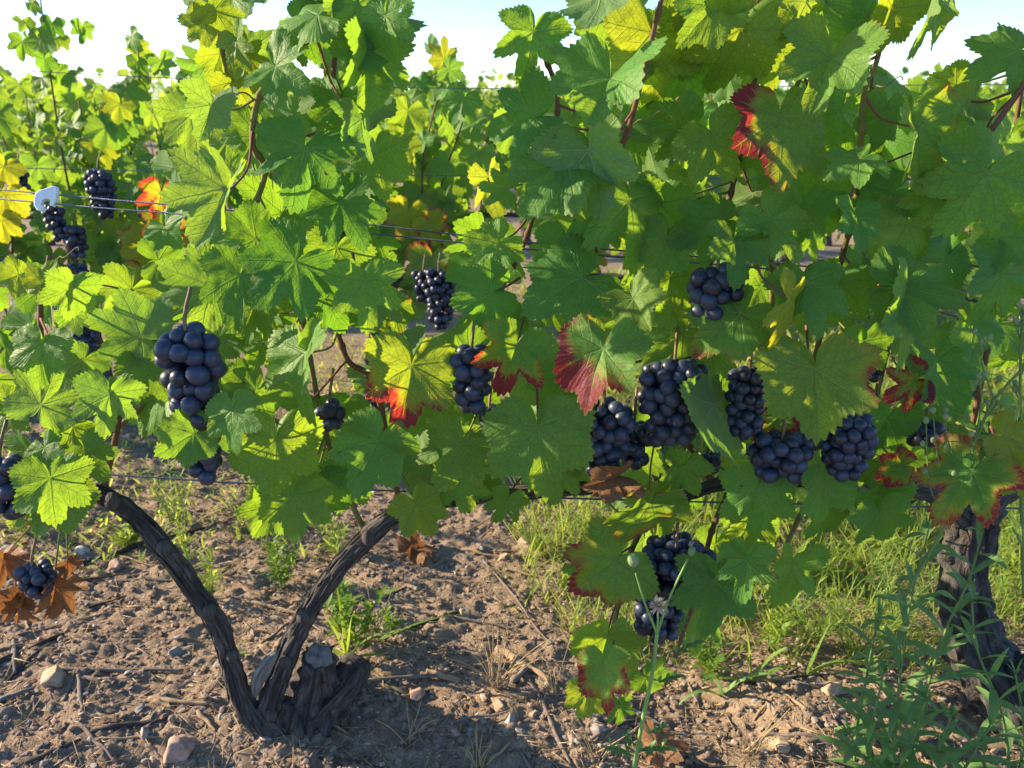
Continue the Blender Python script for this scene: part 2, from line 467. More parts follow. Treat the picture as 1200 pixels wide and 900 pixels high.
# ------------------------------------------------------------------ ground sheet
def axis(lo, hi, f0, f1, step):
    fine = np.arange(f0, f1 + 1e-6, step)
    def out(a, b):
        L = abs(b - a); n = 26
        t = np.linspace(0, 1, n + 1)[1:]
        return a + (b - a) * (np.expm1(t * 6) / np.expm1(6))
    return np.concatenate([out(f0, lo)[::-1], fine, out(f1, hi)])
gx = axis(-300, 300, -2.2, 2.2, 0.0085); gy = axis(-60, 600, 0.3, 2.8, 0.0068)
X, Y = np.meshgrid(gx, gy)
Z = gz(X, Y)
nx, ny = len(gx), len(gy)
me = bpy.data.meshes.new('soil')
idx = np.arange(nx * ny).reshape(ny, nx)
quads = np.stack([idx[:-1, :-1], idx[:-1, 1:], idx[1:, 1:], idx[1:, :-1]], -1).reshape(-1, 4)
me.vertices.add(nx * ny); me.vertices.foreach_set('co', np.stack([X, Y, Z], -1).astype(np.float32).ravel())
me.loops.add(quads.size); me.loops.foreach_set('vertex_index', quads.astype(np.int32).ravel())
me.polygons.add(len(quads)); me.polygons.foreach_set('loop_start', np.arange(0, quads.size, 4, dtype=np.int32))
me.polygons.foreach_set('use_smooth', np.ones(len(quads), dtype=bool))
me.materials.append(M_SOIL); me.update(calc_edges=True); me.validate()
tag(link_mesh('ground', me), kind='structure')

# ------------------------------------------------------------------ leaf geometry
def leaf_outline(rng, nt, narrow=1.0, deep=None):
    """radius against angle from the tip; nt samples starting at the stalk notch"""
    j = lambda s: rng.uniform(-s, s)
    dp = rng.uniform(0.0, 0.34) if deep is None else deep
    keys = []
    for sgn in (-1, 1):
        keys += [(sgn * (24 + j(4)), 0.74 - dp * 0.75 + j(.04)), (sgn * (49 + j(5)), 0.90 + j(.06)),
                 (sgn * (76 + j(4)), 0.70 - dp * 0.6 + j(.05)), (sgn * (103 + j(6)), 0.78 + j(.06)),
                 (sgn * (132 + j(5)), 0.62 + j(.05)), (sgn * (155 + j(4)), 0.50 + j(.06)), (sgn * (170 + j(2)), 0.27 + j(.05))]
    keys += [(0, 1.0), (-180, 0.06), (180, 0.06), (-11, 0.90 + j(.03)), (11, 0.90 + j(.03))]
    keys.sort()
    ka = np.array([k[0] for k in keys], float); kr = np.array([k[1] for k in keys], float)
    th = np.linspace(-180, 180, nt)
    # smooth (cosine) interpolation of the lobes
    i = np.clip(np.searchsorted(ka, th, side='right') - 1, 0, len(ka) - 2)
    t = (th - ka[i]) / (ka[i + 1] - ka[i])
    ts = 0.45 * t + 0.55 * t * t * (3 - 2 * t)
    r = kr[i] * (1 - ts) + kr[i + 1] * ts
    # teeth: four samples a tooth, unequal heights
    ntooth = nt // 4
    ta = rng.uniform(0.55, 1.25, ntooth + 2)
    k = np.arange(nt)
    ph = (k % 4)
    prof = np.array([-0.6, 0.25, 1.0, 0.3])[ph]
    amp = 0.052 * ta[(k // 4)] * np.clip((np.abs(180 - np.abs(th)) - 14) / 25, 0, 1)
    r = r * (1 + prof * amp)
    x = np.sin(np.radians(th)) * r * narrow; y = np.cos(np.radians(th)) * r
    return x, y
def leaf_mesh(name, rng, nt=220, nr=12, mats=None, curl=0.25, fold=0.15, wave=0.06, narrow=1.0, deep=None, droop=0.15):
    ox, oy = leaf_outline(rng, nt, narrow, deep)
    fr = np.linspace(0, 1, nr + 1)[1:] ** 0.85
    px = np.concatenate([[0], (fr[:, None] * ox[None]).ravel()])
    py = np.concatenate([[0], (fr[:, None] * oy[None]).ravel()])
    e = np.concatenate([[0], np.repeat(fr, nt)])
    th = np.arctan2(px, py); r = np.hypot(px, py)
    z = fold * np.abs(px) * (1 - 0.35 * np.clip(py, -1, 1)) - curl * r ** 2 * 0.55
    z -= droop * np.clip(py, 0, 2) ** 2 * 0.6
    # blade swells between the main veins, edge undulates
    sect = np.zeros_like(th)
    for a in VEIN_ANG:
        sect = np.maximum(sect, np.cos((th - R(a)) * 3.4) * (np.abs(th - R(a)) < 0.9))
    z += 0.045 * (1 - sect) * np.clip(r * 2, 0, 1) * e
    p1, p2, p3 = rng.uniform(0, 6.28, 3)
    z += wave * e ** 2 * (np.sin(3 * th + p1) + 0.6 * np.sin(5 * th + p2) + 0.35 * np.sin(9 * th + p3))
    z += 0.014 * (vnoise(px * 9 + 50 + p1, py * 9 + 50, 40) - 0.5) * 2 * np.clip(r * 3, 0, 1)
    bx, by = rng.uniform(-0.12, 0.12, 2)
    z += bx * px + by * px * py
    V = np.stack([px, py, z], 1)
    tri = [(0, 1 + i, 2 + i) for i in range(nt - 1)]
    quad = []
    for k in range(nr - 1):
        b = 1 + k * nt
        for i in range(nt - 1):
            quad.append((b + i, b + nt + i, b + nt + i + 1, b + i + 1))
    if nt >= 200 and rng.random() < .35:
        for _ in range(rng.integers(1, 4)):
            hr, ha, hs = rng.uniform(.25, .8), rng.uniform(-2.2, 2.2), rng.uniform(.025, .06)
            cx, cy = hr * math.sin(ha) * .8, hr * math.cos(ha) * .8
            dd = np.hypot(px - cx, (py - cy) * rng.uniform(.7, 1.5)) + .02 * np.sin(5 * np.arctan2(py - cy, px - cx))
            quad = [f for f in quad if dd[f[0]] > hs or dd[f[2]] > hs]
    # orient so that +z is the upper side
    faces = [(a, c, b) for a, b, c in tri] + quad
    return V, faces, np.stack([px / 2.5 + 0.5, py / 2.5 + 0.5], 1), e
def leaf_data(name, V, faces, uv, e, mat):
    me = bpy.data.meshes.new(name)
    me.from_pydata(V.tolist(), [], faces)
    lay = me.uv_layers.new(name='UVMap')
    li = np.empty(len(me.loops), dtype=np.int32); me.loops.foreach_get('vertex_index', li)
    lay.data.foreach_set('uv', uv[li].astype(np.float32).ravel())
    at_ = me.attributes.new('edge', 'FLOAT', 'POINT'); at_.data.foreach_set('value', e.astype(np.float32))
    me.polygons.foreach_set('use_smooth', np.ones(len(me.polygons), dtype=bool))
    me.materials.append(mat); me.update()
    return me
# check the winding once: the face normal of a flat leaf must be +z
_V, _F, _, _ = leaf_mesh('t', np.random.default_rng(0), 60, 4, fold=0, curl=0, wave=0, droop=0)
_a, _b, _c = [_V[i] for i in _F[len(_F) // 2][:3]]
FLIP_Q = np.cross(_b - _a, _c - _a)[2] < 0
_a, _b, _c = [_V[i] for i in _F[20]]
FLIP_T = np.cross(_b - _a, _c - _a)[2] < 0
def oriented(faces):
    return [tuple(reversed(f)) if ((len(f) == 4 and FLIP_Q) or (len(f) == 3 and FLIP_T)) else f for f in faces]

def frame(ang, tx, ty, under=False):
    """columns: side, tip, upper normal; ang measured in the picture, 0 right, 90 down"""
    n = norm(CN + tx * CR - ty * CU)
    if under: n = -n
    d = math.cos(R(ang)) * CR - math.sin(R(ang)) * CU
    d = norm(d - n * d.dot(n))
    s = np.cross(d, n)
    return np.stack([s, d, n], 1)

# ------------------------------------------------------------------ vines of the front row
LEFT = empty('grapevine', at(322, 868, 0.985) * np.array([1, 1, 0]) + np.array([0, 0, 0.0]),
             'grapevine with grey trunk forked in a V above bare stony soil', 'grapevine', 'grapevines of the near row')
RIGHT = empty('grapevine', at(1165, 850, 1.02) * np.array([1, 1, 0]),
              'grapevine with thick dark gnarled trunk half hidden by tall narrow leaved weeds', 'grapevine', 'grapevines of the near row')

def bark_bump(seed, amp=0.12, twist=3.0, nr=7):
    rg = np.random.default_rng(seed); p = rg.uniform(0, 6.28, 6)
    def f(th, L, t):
        a = th + twist * L
        v = 1 + amp * (0.6 * np.sin(nr * a + p[0] + 1.5 * math.sin(L * 40)) + 0.5 * np.sin((nr + 6) * a + p[1] + L * 17) + 0.4 * np.sin(2 * a + p[2] + L * 23) + 0.35 * np.sin((nr * 2 + 5) * a + p[4] + L * 9))
        v = v + amp * 2.2 * (vnoise(np.cos(th) * 2 + 20 + p[3], np.sin(th) * 2 + L * 60 + 20, seed % 20 + 60) - 0.5)
        return v
    return f
def sphere(nu, nv, r=1.0):
    V = [(0, 0, r)]
    for i in range(1, nv):
        p = math.pi * i / nv
        for j in range(nu):
            t = 2 * math.pi * j / nu
            V.append((r * math.sin(p) * math.cos(t), r * math.sin(p) * math.sin(t), r * math.cos(p)))
    V.append((0, 0, -r))
    Fc = [(0, 1 + j, 1 + (j + 1) % nu) for j in range(nu)]
    for i in range(nv - 2):
        b = 1 + i * nu
        Fc += [(b + j, b + nu + j, b + nu + (j + 1) % nu, b + (j + 1) % nu) for j in range(nu)]
    b = 1 + (nv - 2) * nu
    Fc += [(b + j, len(V) - 1, b + (j + 1) % nu) for j in range(nu)]
    return np.array(V), Fc
def px_path(pts):
    return [at(x, y, Yd) for x, y, Yd in pts]
def peel(mb, P, rad, n, seed, i0=0, i1=None):
    """loose strips of bark lying along an arm"""
    rg = np.random.default_rng(seed); m = len(P); i1 = i1 or m
    for _ in range(n):
        a = int(rg.integers(i0, i1 - 14)); k = int(rg.integers(9, 26)); b = min(a + k, m - 1)
        th = rg.uniform(-1.6, 1.6); q = []
        for i in range(a, b, 3):
            t = norm(P[min(i + 1, m - 1)] - P[max(i - 1, 0)]); u = norm(CN - t * CN.dot(t)); w = np.cross(t, u)
            r = np.interp(i / (m - 1), np.linspace(0, 1, len(rad)), rad)
            e = abs((i - a) / max(1, b - a) - .5) * 2
            q.append(P[i] + (u * math.cos(th) + w * math.sin(th)) * r * (1.02 + (.22 * e ** 4 if rg.random() < .6 else 0)))
            th += rg.normal(0, .06)
        if len(q) > 2: tube(mb, q, [.0006, rg.uniform(.0012, .0026), rg.uniform(.0012, .0022), .0005], 3 * len(q), 6)
def knots(mb, spots, r):
    for x, y, Yd in spots:
        V, Fc = sphere(12, 9); V = V * (1 + .25 * (vnoise(V[:, 0] * 2 + 9 + x, V[:, 1] * 2 + V[:, 2] + 9 + y, 61) - .5))[:, None]
        mb.add(V * r * [1, 1, 1.25] + at(x, y, Yd), Fc, np.stack([np.arctan2(V[:, 1], V[:, 0]) / 6.283, V[:, 2] * r], 1))

# left vine: stump, two arms and the pruned stub with its cut face
mb = MB()
tube(mb, px_path([(335, 930, 1.0), (328, 885, 0.99), (318, 856, 0.985), (304, 838, 0.985), (296, 826, .985)]), [0.034, 0.037, 0.034, 0.026, 0.018], 40, 40, bark_bump(1, 0.15))
tube(mb, px_path([(350, 925, 1.02), (355, 880, 1.02), (364, 840, 1.015), (370, 802, 1.01), (373, 782, 1.0), (374, 769, .978)]), [0.060, 0.060, 0.054, 0.038, 0.028, 0.0235], 50, 40, bark_bump(2, 0.16))
tube(mb, px_path([(352, 920, 1.05), (362, 870, 1.05), (380, 825, 1.05), (396, 788, 1.05)]), [0.075, 0.062, 0.050, 0.034], 40, 40, bark_bump(7, 0.17))
tube(mb, px_path([(352, 860, 1.015), (385, 812, 1.02), (410, 790, 1.03), (420, 775, 1.035)]), [0.05, 0.042, 0.030, 0.020], 30, 36, bark_bump(3, 0.18))
tube(mb, px_path([(338, 925, 1.0), (338, 880, 1.0), (342, 845, 1.0), (350, 815, 1.005)]), [0.066, 0.058, 0.046, 0.028], 40, 40, bark_bump(8, 0.16))
trunk = mb.build('trunk', M_BARK2, LEFT)
mb = MB()
LA = tube(mb, px_path([(318, 862, .985), (288, 828, .975), (270, 775, .965), (257, 735, .955), (228, 692, .945), (194, 645, .935), (158, 604, .93), (118, 580, .93), (88, 573, .94), (60, 560, .96), (-20, 545, 1.0), (-160, 530, 1.05)]),
     [0.019, 0.017, 0.0135, 0.0145, 0.0125, 0.0138, 0.011, 0.011, 0.011, .0105, .010, .009], 150, 30, bark_bump(4, 0.13, 5))
peel(mb, LA, [0.019, 0.017, 0.0135, 0.0145, 0.0125, 0.0138, 0.011, 0.011, 0.011, .0105, .010, .009], 46, 1, 4, 110)
knots(mb, [(193, 642, .923), (245, 716, .938), (272, 768, .953), (132, 588, .922)], .0105)
mb.build('arm', M_BARK, LEFT)
mb = MB()
RA = tube(mb, px_path([(322, 868, .99), (316, 832, .985), (330, 782, .985), (355, 728, .985), (392, 672, .985), (430, 630, .99), (470, 600, .99), (530, 585, 1.0), (610, 577, 1.0), (690, 572, 1.0), (735, 570, 1.0)]),
     [0.02, 0.0185, 0.0165, 0.0142, 0.0135, 0.0146, 0.0125, 0.011, 0.0105, 0.009, .006], 150, 30, bark_bump(5, 0.13, -5))
peel(mb, RA, [0.02, 0.0185, 0.0165, 0.0142, 0.0135, 0.0146, 0.0125, 0.011, 0.0105, 0.009, .006], 46, 2, 4, 110)
knots(mb, [(356, 722, .972), (432, 630, .978), (335, 775, .970), (318, 838, .968)], .0105)
mb.build('arm', M_BARK, LEFT)
mb = MB()   # a strip of dead split wood beside the right arm
tube(mb, px_path([(300, 815, .965), (303, 795, .962), (312, 778, .962), (325, 763, .965)]), [0.004, 0.010, 0.009, 0.004], 26, 16, bark_bump(6, 0.25))
mb.build('split_wood', M_WOOD, LEFT)
mb = MB()   # rough cut face on the pruned stub
c = at(374, 769, 0.979); n = norm(CN + 0.12 * CR + 0.28 * CU)
s = norm(np.cross(n, [0, 0, 1])); u = np.cross(s, n)
V = []; UVs = []
for k, (rr, hh) in enumerate([(0.0, .012), (.006, .0115), (.0115, .0112), (.0165, .0105), (.0205, .008), (.0225, .0045), (.0235, -.002)]):
    for j in range(28):
        t = j / 28 * 6.283
        w = rr * .80 * (1 + 0.14 * math.sin(2 * t + 1) + 0.08 * math.sin(5 * t + 2) + 0.04 * math.sin(11 * t))
        V.append(c + s * w * math.cos(t) + u * w * 1.15 * math.sin(t) + n * (hh + 0.0012 * math.sin(3 * t + k) * (k > 0) + RNG.uniform(-.001, .001)))
Fc = [(k * 28 + j, k * 28 + (j + 1) % 28, (k + 1) * 28 + (j + 1) % 28, (k + 1) * 28 + j) for k in range(6) for j in range(28)]
mb.add(V, Fc); mb.build('pruning_cut', M_CUT, LEFT)

# right vine
mb = MB()
tube(mb, px_path([(1250, 905, 1.0), (1195, 845, 1.02), (1160, 790, 1.04), (1135, 735, 1.05), (1128, 680, 1.05), (1136, 625, 1.05), (1145, 590, 1.05)]),
     [0.075, 0.060, 0.046, 0.036, 0.032, 0.034, 0.031], 90, 46, bark_bump(9, 0.19, 2, 9))
tube(mb, px_path([(1290, 900, 1.0), (1240, 830, 1.0), (1205, 800, 1.01), (1185, 775, 1.02)]), [0.06, 0.055, 0.042, 0.02], 40, 36, bark_bump(10, 0.19, 2, 9))
mb.build('trunk', M_BARK2, RIGHT)
mb = MB()
tube(mb, px_path([(1142, 612, 1.05), (1100, 580, 1.04), (1040, 568, 1.03), (940, 562, 1.02), (850, 566, 1.01), (790, 585, 1.0), (735, 590, 1.0)]),
     [0.026, 0.017, 0.013, 0.0115, 0.010, 0.009, 0.006], 110, 26, bark_bump(11, 0.13, 5))
mb.build('arm', M_BARK, RIGHT)
mb = MB()
tube(mb, px_path([(1142, 612, 1.05), (1180, 575, 1.05), (1250, 560, 1.06), (1400, 555, 1.06)]), [0.026, 0.017, 0.013, 0.010], 60, 26, bark_bump(12, 0.13, 5))
mb.build('arm', M_BARK, RIGHT)

CANES = {'L': [], 'R': []}
def cane(side, pts, r0=0.0042, r1=0.0026, mat=None):
    P = px_path(pts)
    mb = MB()
    n = 12 * len(pts)
    ns = random.uniform(0.055, 0.075)
    off = random.random()
    def nodes(th, L, t):
        d = ((L / ns + off) % 1.0) - 0.5
        return np.ones_like(th) * (1 + 0.45 * math.exp(-(d / 0.06) ** 2)) * (1 + 0.05 * np.sin(4 * th))
    Q = tube(mb, P, [r0, r1], n * 2, 10, nodes)
    mb.build('cane', mat or M_CANE, LEFT if side == 'L' else RIGHT)
    CANES[side].append(Q)
for side, pts, m in [
    ('L', [(80, 566, .95), (62, 500, .93), (50, 420, .92), (48, 350, .93), (58, 300, .95)], None),
    ('L', [(95, 568, .95), (105, 520, .93), (130, 508, .93), (215, 425, .95), (250, 340, .97), (308, 215, .93), (296, 168, .90), (302, 118, .90), (325, 82, .92), (385, 25, .95), (430, -30, .96)], M_SHOOT),
    ('L', [(120, 578, .94), (135, 515, .92), (142, 470, .92), (148, 400, .94)], None),
    ('L', [(430, 630, 1.0), (385, 520, 1.02), (345, 330, 1.03), (300, 150, 1.02), (268, 85, .98), (255, 30, .97), (240, -40, .97)], M_SHOOT),
    ('L', [(470, 600, 1.0), (440, 455, .98), (404, 415, .97), (380, 300, 1.0), (388, 120, 1.0), (402, 20, 1.0), (440, -40, 1.0)], None),
    ('L', [(540, 585, 1.0), (520, 480, 1.03), (565, 380, 1.05), (612, 290, 1.05), (645, 180, 1.0), (652, 108, .98), (626, 40, .96)], None),
    ('L', [(620, 577, 1.0), (645, 450, 1.02), (695, 300, 1.02), (720, 196, .93), (737, 150, .91), (758, 70, .90), (768, 28, .9), (785, -40, .9)], None),
    ('R', [(835, 566, 1.01), (760, 430, .98), (815, 350, .97), (850, 250, .98), (880, 120, .98), (905, -40, .98)], None),
    ('R', [(930, 562, 1.02), (955, 420, 1.02), (1000, 250, .97), (1008, 175, .94), (1013, 108, .93), (1030, 62, .94), (1045, -40, .95)], M_SHOOT),
    ('R', [(1000, 565, 1.03), (1035, 430, 1.03), (1060, 310, 1.0), (1105, 240, .92), (1150, 170, .89), (1200, 100, .87), (1260, 20, .87)], None),
    ('R', [(1120, 590, 1.05), (1155, 420, 1.03), (1172, 280, 1.03), (1190, 150, 1.03), (1215, -20, 1.03)], None),
    ('R', [(900, 563, 1.02), (880, 470, 1.02), (905, 345, .99), (895, 200, 1.0), (950, 60, 1.0), (970, -50, 1.0)], M_SHOOT),
    ('R', [(860, 566, 1.01), (835, 620, .97), (815, 700, .95), (790, 770, .95)], None),
    ('R', [(770, 588, 1.0), (738, 650, .93), (722, 720, .92), (706, 790, .92), (690, 835, .92)], M_SHOOT),
    ('R', [(960, 562, 1.02), (930, 620, .97), (915, 660, .96)], M_SHOOT),
]:
    cane(side, pts, mat=m)
for side, x, y, Yd, dx in [('L', 300, 118, .9, -40), ('L', 60, 310, .93, 30), ('L', 400, 60, .97, 36), ('R', 1012, 110, .92, 44), ('R', 1110, 236, .9, -40), ('L', 735, 150, .9, 40), ('R', 850, 250, .96, -34)]:
    P = [at(x + dx * t + 5 * math.sin(9 * t) * t, y - 26 * t + 6 * math.cos(11 * t) * t + 10 * t * t, Yd - .03 * t) for t in np.linspace(0, 1, 14)]
    mb = MB(); tube(mb, P, [0.0011, 0.0005], 60, 6); mb.build('tendril', M_SHOOT, LEFT if side == 'L' else RIGHT)
CANE_PTS = {k: np.concatenate(v) for k, v in CANES.items()}

# ---- the leaves one can tell apart: junction x, y, tip angle, length, layer, style, tilt x, tilt y
# style: g green, y yellowish, r reddish margin, R strongly red, s slightly red, u underside seen, n narrow/folded
LEAVES = """
248 123 104 60 0 u .3 -.1 - -.6
266 222 112 86 -1 u -.2 -.2 - -.75
323 78 38 66 0 g -.5 -.2
357 173 100 86 0 g .1 -.2
302 160 130 58 2 g -.3 .1
250 12 60 40 1 y .4 .6
277 48 70 40 1 y -.6 .4
240 28 190 36 1 y .2 .2
288 66 20 36 1 y -.3 .6
258 62 110 38 2 y .6 .2
272 95 60 40 2 y .2 .5
372 18 178 66 0 g -.1 -.5
355 30 20 60 2 g .3 .2
418 5 60 60 1 g .4 .3
432 58 172 50 0 g .2 -.1
433 62 78 72 0 g .9 .0
452 18 88 54 0 g -.5 .2
424 140 88 62 0 u 1.6 .1
398 238 60 72 1 g .1 -.3
400 120 110 62 2 g -.4 .2
625 37 98 62 0 g .1 .1
706 -8 100 64 0 u -.2 -.5
715 92 100 94 -1 g -.55 -.75 - .5
763 37 78 98 2 y .2 .5
627 137 172 82 0 g -.2 .1
665 193 128 92 0 g .1 -.3
690 175 75 100 0 u -.7 .1 - -.5
800 150 172 70 2 g .3 .5
738 235 82 92 1 g .2 -.1
592 222 190 38 1 g .2 .2
662 283 95 52 1 g -.2 .1
585 285 140 60 1 g .2 -.2
868 33 102 88 1 y -.3 .55
835 8 130 62 1 g .4 .2
945 2 128 62 1 y 1.0 .3
973 68 108 84 0 s -.5 -.5 - .55
915 137 96 98 0 R .1 -.15 180
835 160 60 68 1 g .2 .5
845 262 160 70 1 g .1 -.4
902 257 52 70 0 g -.2 -.45
1008 185 150 56 0 s -.1 -.8
1040 128 92 54 1 s .2 .1
1072 148 68 90 0 s .3 .25
1093 -10 100 88 0 r 1.5 .1
1003 252 92 48 0 g .1 -.3
1062 262 120 58 1 s .2 -.1
1157 202 118 98 0 g .2 .4
1194 60 152 72 0 g -.1 -.1
1140 118 150 38 1 u .1 .2
1045 225 160 55 2 g .1 -.5
1095 218 150 44 1 r .1 .2
1188 275 120 60 1 r .0 .1
1045 8 100 60 1 y .2 .5
1160 150 100 70 2 u .0 .3
985 130 110 70 2 g .3 .3
1020 20 120 60 2 g .2 .3
50 333 280 34 0 y .0 .2
22 322 160 36 1 y .3 .3
86 335 98 44 0 g 1.2 .2
50 402 98 56 0 g .0 -.1
165 395 205 68 1 u -.1 .2
248 335 152 78 2 u .2 .0
347 306 132 80 0 g .2 -.1
282 322 98 68 1 g -.4 -.2
172 425 60 52 1 g .2 -.2
190 458 132 78 2 g -.2 .3
272 480 82 55 -1 g .0 -.1
228 508 150 52 -1 g .1 .2
358 413 92 84 -1 g -.95 -.5 - .35
325 513 92 80 0 g .2 .1
48 475 292 58 0 u .1 .1
12 478 150 50 1 s .2 .1
128 462 98 56 0 u .9 .1
86 500 120 44 1 g .3 .4
58 560 85 58 -1 g .1 -.2
52 525 60 36 0 g .0 -.2
100 530 50 44 0 g .2 .0
75 575 120 62 0 g .3 -.1
30 580 110 50 1 g .0 .3
345 580 92 58 0 g .1 .2
320 590 120 46 1 g .4 .2
482 428 98 88 0 o .1 -.1 110
443 517 112 82 -1 g -.15 -.35
538 520 112 72 0 s .1 .1
605 405 108 74 0 r .2 .2 110
630 500 84 98 -1 g .0 -.2
707 408 104 92 -2 R -.05 -.35 150
682 325 142 92 0 g .1 -.45
577 342 162 58 0 g .3 .1
427 330 84 66 0 g .2 .0
590 368 100 38 1 g .1 .2
742 350 62 58 -1 y -.6 -.6 - .4
785 325 100 48 2 s .2 .1
445 352 92 40 2 u .1 .1
460 356 120 44 2 r .2 .1
720 560 165 44 0 d .4 .2
762 590 108 72 0 r .3 .5
860 283 94 64 0 g -.1 -.5
868 368 138 78 0 s .0 -.35 110
945 330 82 78 0 g -.1 -.25
1053 337 22 90 0 g -.1 -.25
1066 345 92 98 0 g 1.2 .0
928 350 95 66 -1 Y 1.5 .3
955 433 88 100 -1 o -.15 -.35 10 .3
836 474 92 84 0 u .9 .1
1072 448 150 44 1 P .1 .2
1098 420 70 76 2 g .3 -.2
1140 375 100 52 1 g .2 -.2
1172 318 110 84 1 s .3 .2
1140 553 128 78 -1 R -.7 -.3 - .2
1178 512 20 50 -1 Y -.2 .0
1196 545 70 50 -1 Y .2 .1
1040 490 110 62 2 g .2 .3
1018 540 150 50 2 g .2 .0
890 572 92 62 0 g .0 -.1
965 565 88 58 0 g .4 .1
1032 580 80 58 1 g .1 .5
1058 548 160 40 1 P .2 .2
912 490 140 44 1 P .2 .1
722 655 140 78 0 r .0 .0 160
775 590 130 62 1 r .1 .5
712 745 100 60 0 s .1 .1
708 780 75 52 -1 R -.6 -.6 90 .2
688 812 100 34 0 y .1 .1
725 825 80 32 0 r .2 .2
757 795 60 42 1 s .2 .3
595 585 110 38 1 g .2 .5
488 590 68 54 1 y .3 .5
875 655 98 58 -1 g .0 -.3
835 680 105 68 0 g .2 -.1
928 660 92 68 0 g .5 .1
880 605 90 58 1 s .2 .2
968 598 88 56 1 g .7 .3
1030 600 70 50 1 g .2 .5
690 655 150 40 1 g .0 .3
835 20 70 70 2 y .2 .5
800 60 110 80 2 g .1 .4
900 60 100 70 2 y .3 .5
735 140 120 74 2 g .2 .2
770 240 90 74 2 g .1 .3
780 280 110 60 1 g -.2 .1
940 240 100 66 1 g .2 .1
985 330 100 60 1 g .1 .2
1010 400 90 62 2 g .1 .3
1110 300 120 70 1 g .2 .0
1120 100 150 50 2 y .1 .4
800 390 140 58 1 s .2 .2
330 250 120 66 2 g .1 .2
300 355 110 62 2 g .2 .1
258 395 150 50 2 g .1 .2
310 400 70 50 2 g -.2 .2
300 280 160 56 1 g .2 .1
440 180 80 58 2 g .3 .4
395 290 110 62 2 g .1 .3
380 350 60 52 2 g .1 .2
505 470 120 56 2 g .3 .3
560 560 100 50 2 g .2 .4
410 560 100 56 2 g .3 .3
370 560 120 56 2 g .1 .4
660 440 120 60 2 g .2 .3
655 552 100 50 1 g .2 .1
800 548 110 52 1 s .2 .2
540 562 80 48 1 g .1 .2
"""
STY = {'g': (0, 0), 'y': (0, .45), 's': (.42, .1), 'r': (.72, .15), 'R': (.90, .12), 'P': (1.25, 0), 'o': (.50, .35), 'Y': (.5, 1.0), 'u': (0, .0), 'd': (0, 0)}
front_count = {'L': 0, 'R': 0}
LEAF_CACHE = []
def petiole(mb, j, M, L, side, reach=0.16):
    """stalk from the leaf's notch back to the nearest cane"""
    C = CANE_PTS[side]
    want = j - M[:, 1] * L * 0.55 - M[:, 2] * 0.03
    d = np.linalg.norm(C - want, axis=1)
    k = int(np.argmin(d))
    end = C[k]
    if np.linalg.norm(end - j) > reach or np.linalg.norm(end - j) < 0.02:
        end = j - M[:, 1] * L * 0.75 - M[:, 2] * 0.05
    back = M[:, 2] if M[:, 2].dot(CN) > 0 else -M[:, 2]
    mid = (j + end) / 2 - back * 0.012 - np.array([0, 0, 0.004])
    tube(mb, [j - back * 0.001, j * 0.75 + mid * 0.25 - back * 0.004, mid, end], [0.0011, 0.0012, 0.0013, 0.0018], 14, 7)
def place_leaf(side, j, M, L, style, hi=True, part=True, fold_=None):
    rng = np.random.default_rng(RNG.integers(1 << 30))
    au, ye = STY[style]
    curl = rng.uniform(0.05, 0.45); fold = rng.uniform(-0.08, 0.38) + (rng.random() < .18) * .3; wave = rng.uniform(0.035, 0.11)
    narrow = rng.uniform(.88, 1.06)
    if fold_ is not None: fold, curl = fold_, .12
    if style == 'd': curl, wave, fold, narrow = 0.7, 0.22, 1.5, .75
    V, Fc, uv, e = leaf_mesh('leaf', rng, 220 if hi else 140, 11 if hi else 6, curl=curl, fold=fold, wave=wave, narrow=narrow, droop=rng.uniform(0.0, 0.35))
    Fc = oriented(Fc)
    V = (V * L) @ M.T
    if not part:
        return V + j, Fc, uv, e
    par = LEFT if side == 'L' else RIGHT
    o = link_mesh('leaf', leaf_data('leaf', V, Fc, uv, e, M_DEAD if style == 'd' else M_LEAF), par, j)
    if style == 'R': au = 1.12
    o['autumn'] = float(au * rng.uniform(.9, 1.1)); o['yellow'] = float(np.clip(ye + rng.uniform(-.05, .2), 0, 1))
    lab = {'R': 'green leaf with purple red margins', 'P': 'dark purple red leaf', 'r': 'green leaf blotched with dark red', 'o': 'green leaf with yellow orange edge', 'Y': 'narrow yellow leaf with red tip', 'd': 'curled dry pale leaf'}.get(style)
    if lab: o['label'] = lab
    mb = MB(); petiole(mb, j, M, L, side)
    mb.build('petiole', M_PET if rng.random() < 0.6 else M_PETG, o, j)
    front_count[side] += 1
    return o
rows = [l.split() for l in LEAVES.strip().splitlines()]
for q in rows:
    x, y, a, L, ly = map(float, q[:5]); st = q[5]; tx, ty = float(q[6]), float(q[7])
    side = 'L' if x < 600 or (x < 760 and y < 200) else 'R'
    Yd = 0.86 + 0.045 * ly + (0.03 if y < 150 else 0) + random.uniform(-.012, .012)
    if x < 300 and y > 300: Yd -= 0.03
    j = at(x, y, Yd)
    t = dep(x, y, Yd)
    M = frame(a, tx + random.uniform(-.28, .28), ty + random.uniform(-.25, .22), st == 'u')
    o = place_leaf(side, j, M, L * t / F * random.uniform(.82, 1.0), st, fold_=float(q[9]) if len(q) > 9 else None)
    if len(q) > 8 and q[8] != '-':
        v_ = math.cos(R(float(q[8]))) * CR - math.sin(R(float(q[8]))) * CU
        if st == 'R': o['autumn'] = .88
        o['red_x'] = float(M[:, 0].dot(v_) * .6); o['red_y'] = float(M[:, 1].dot(v_) * .6)

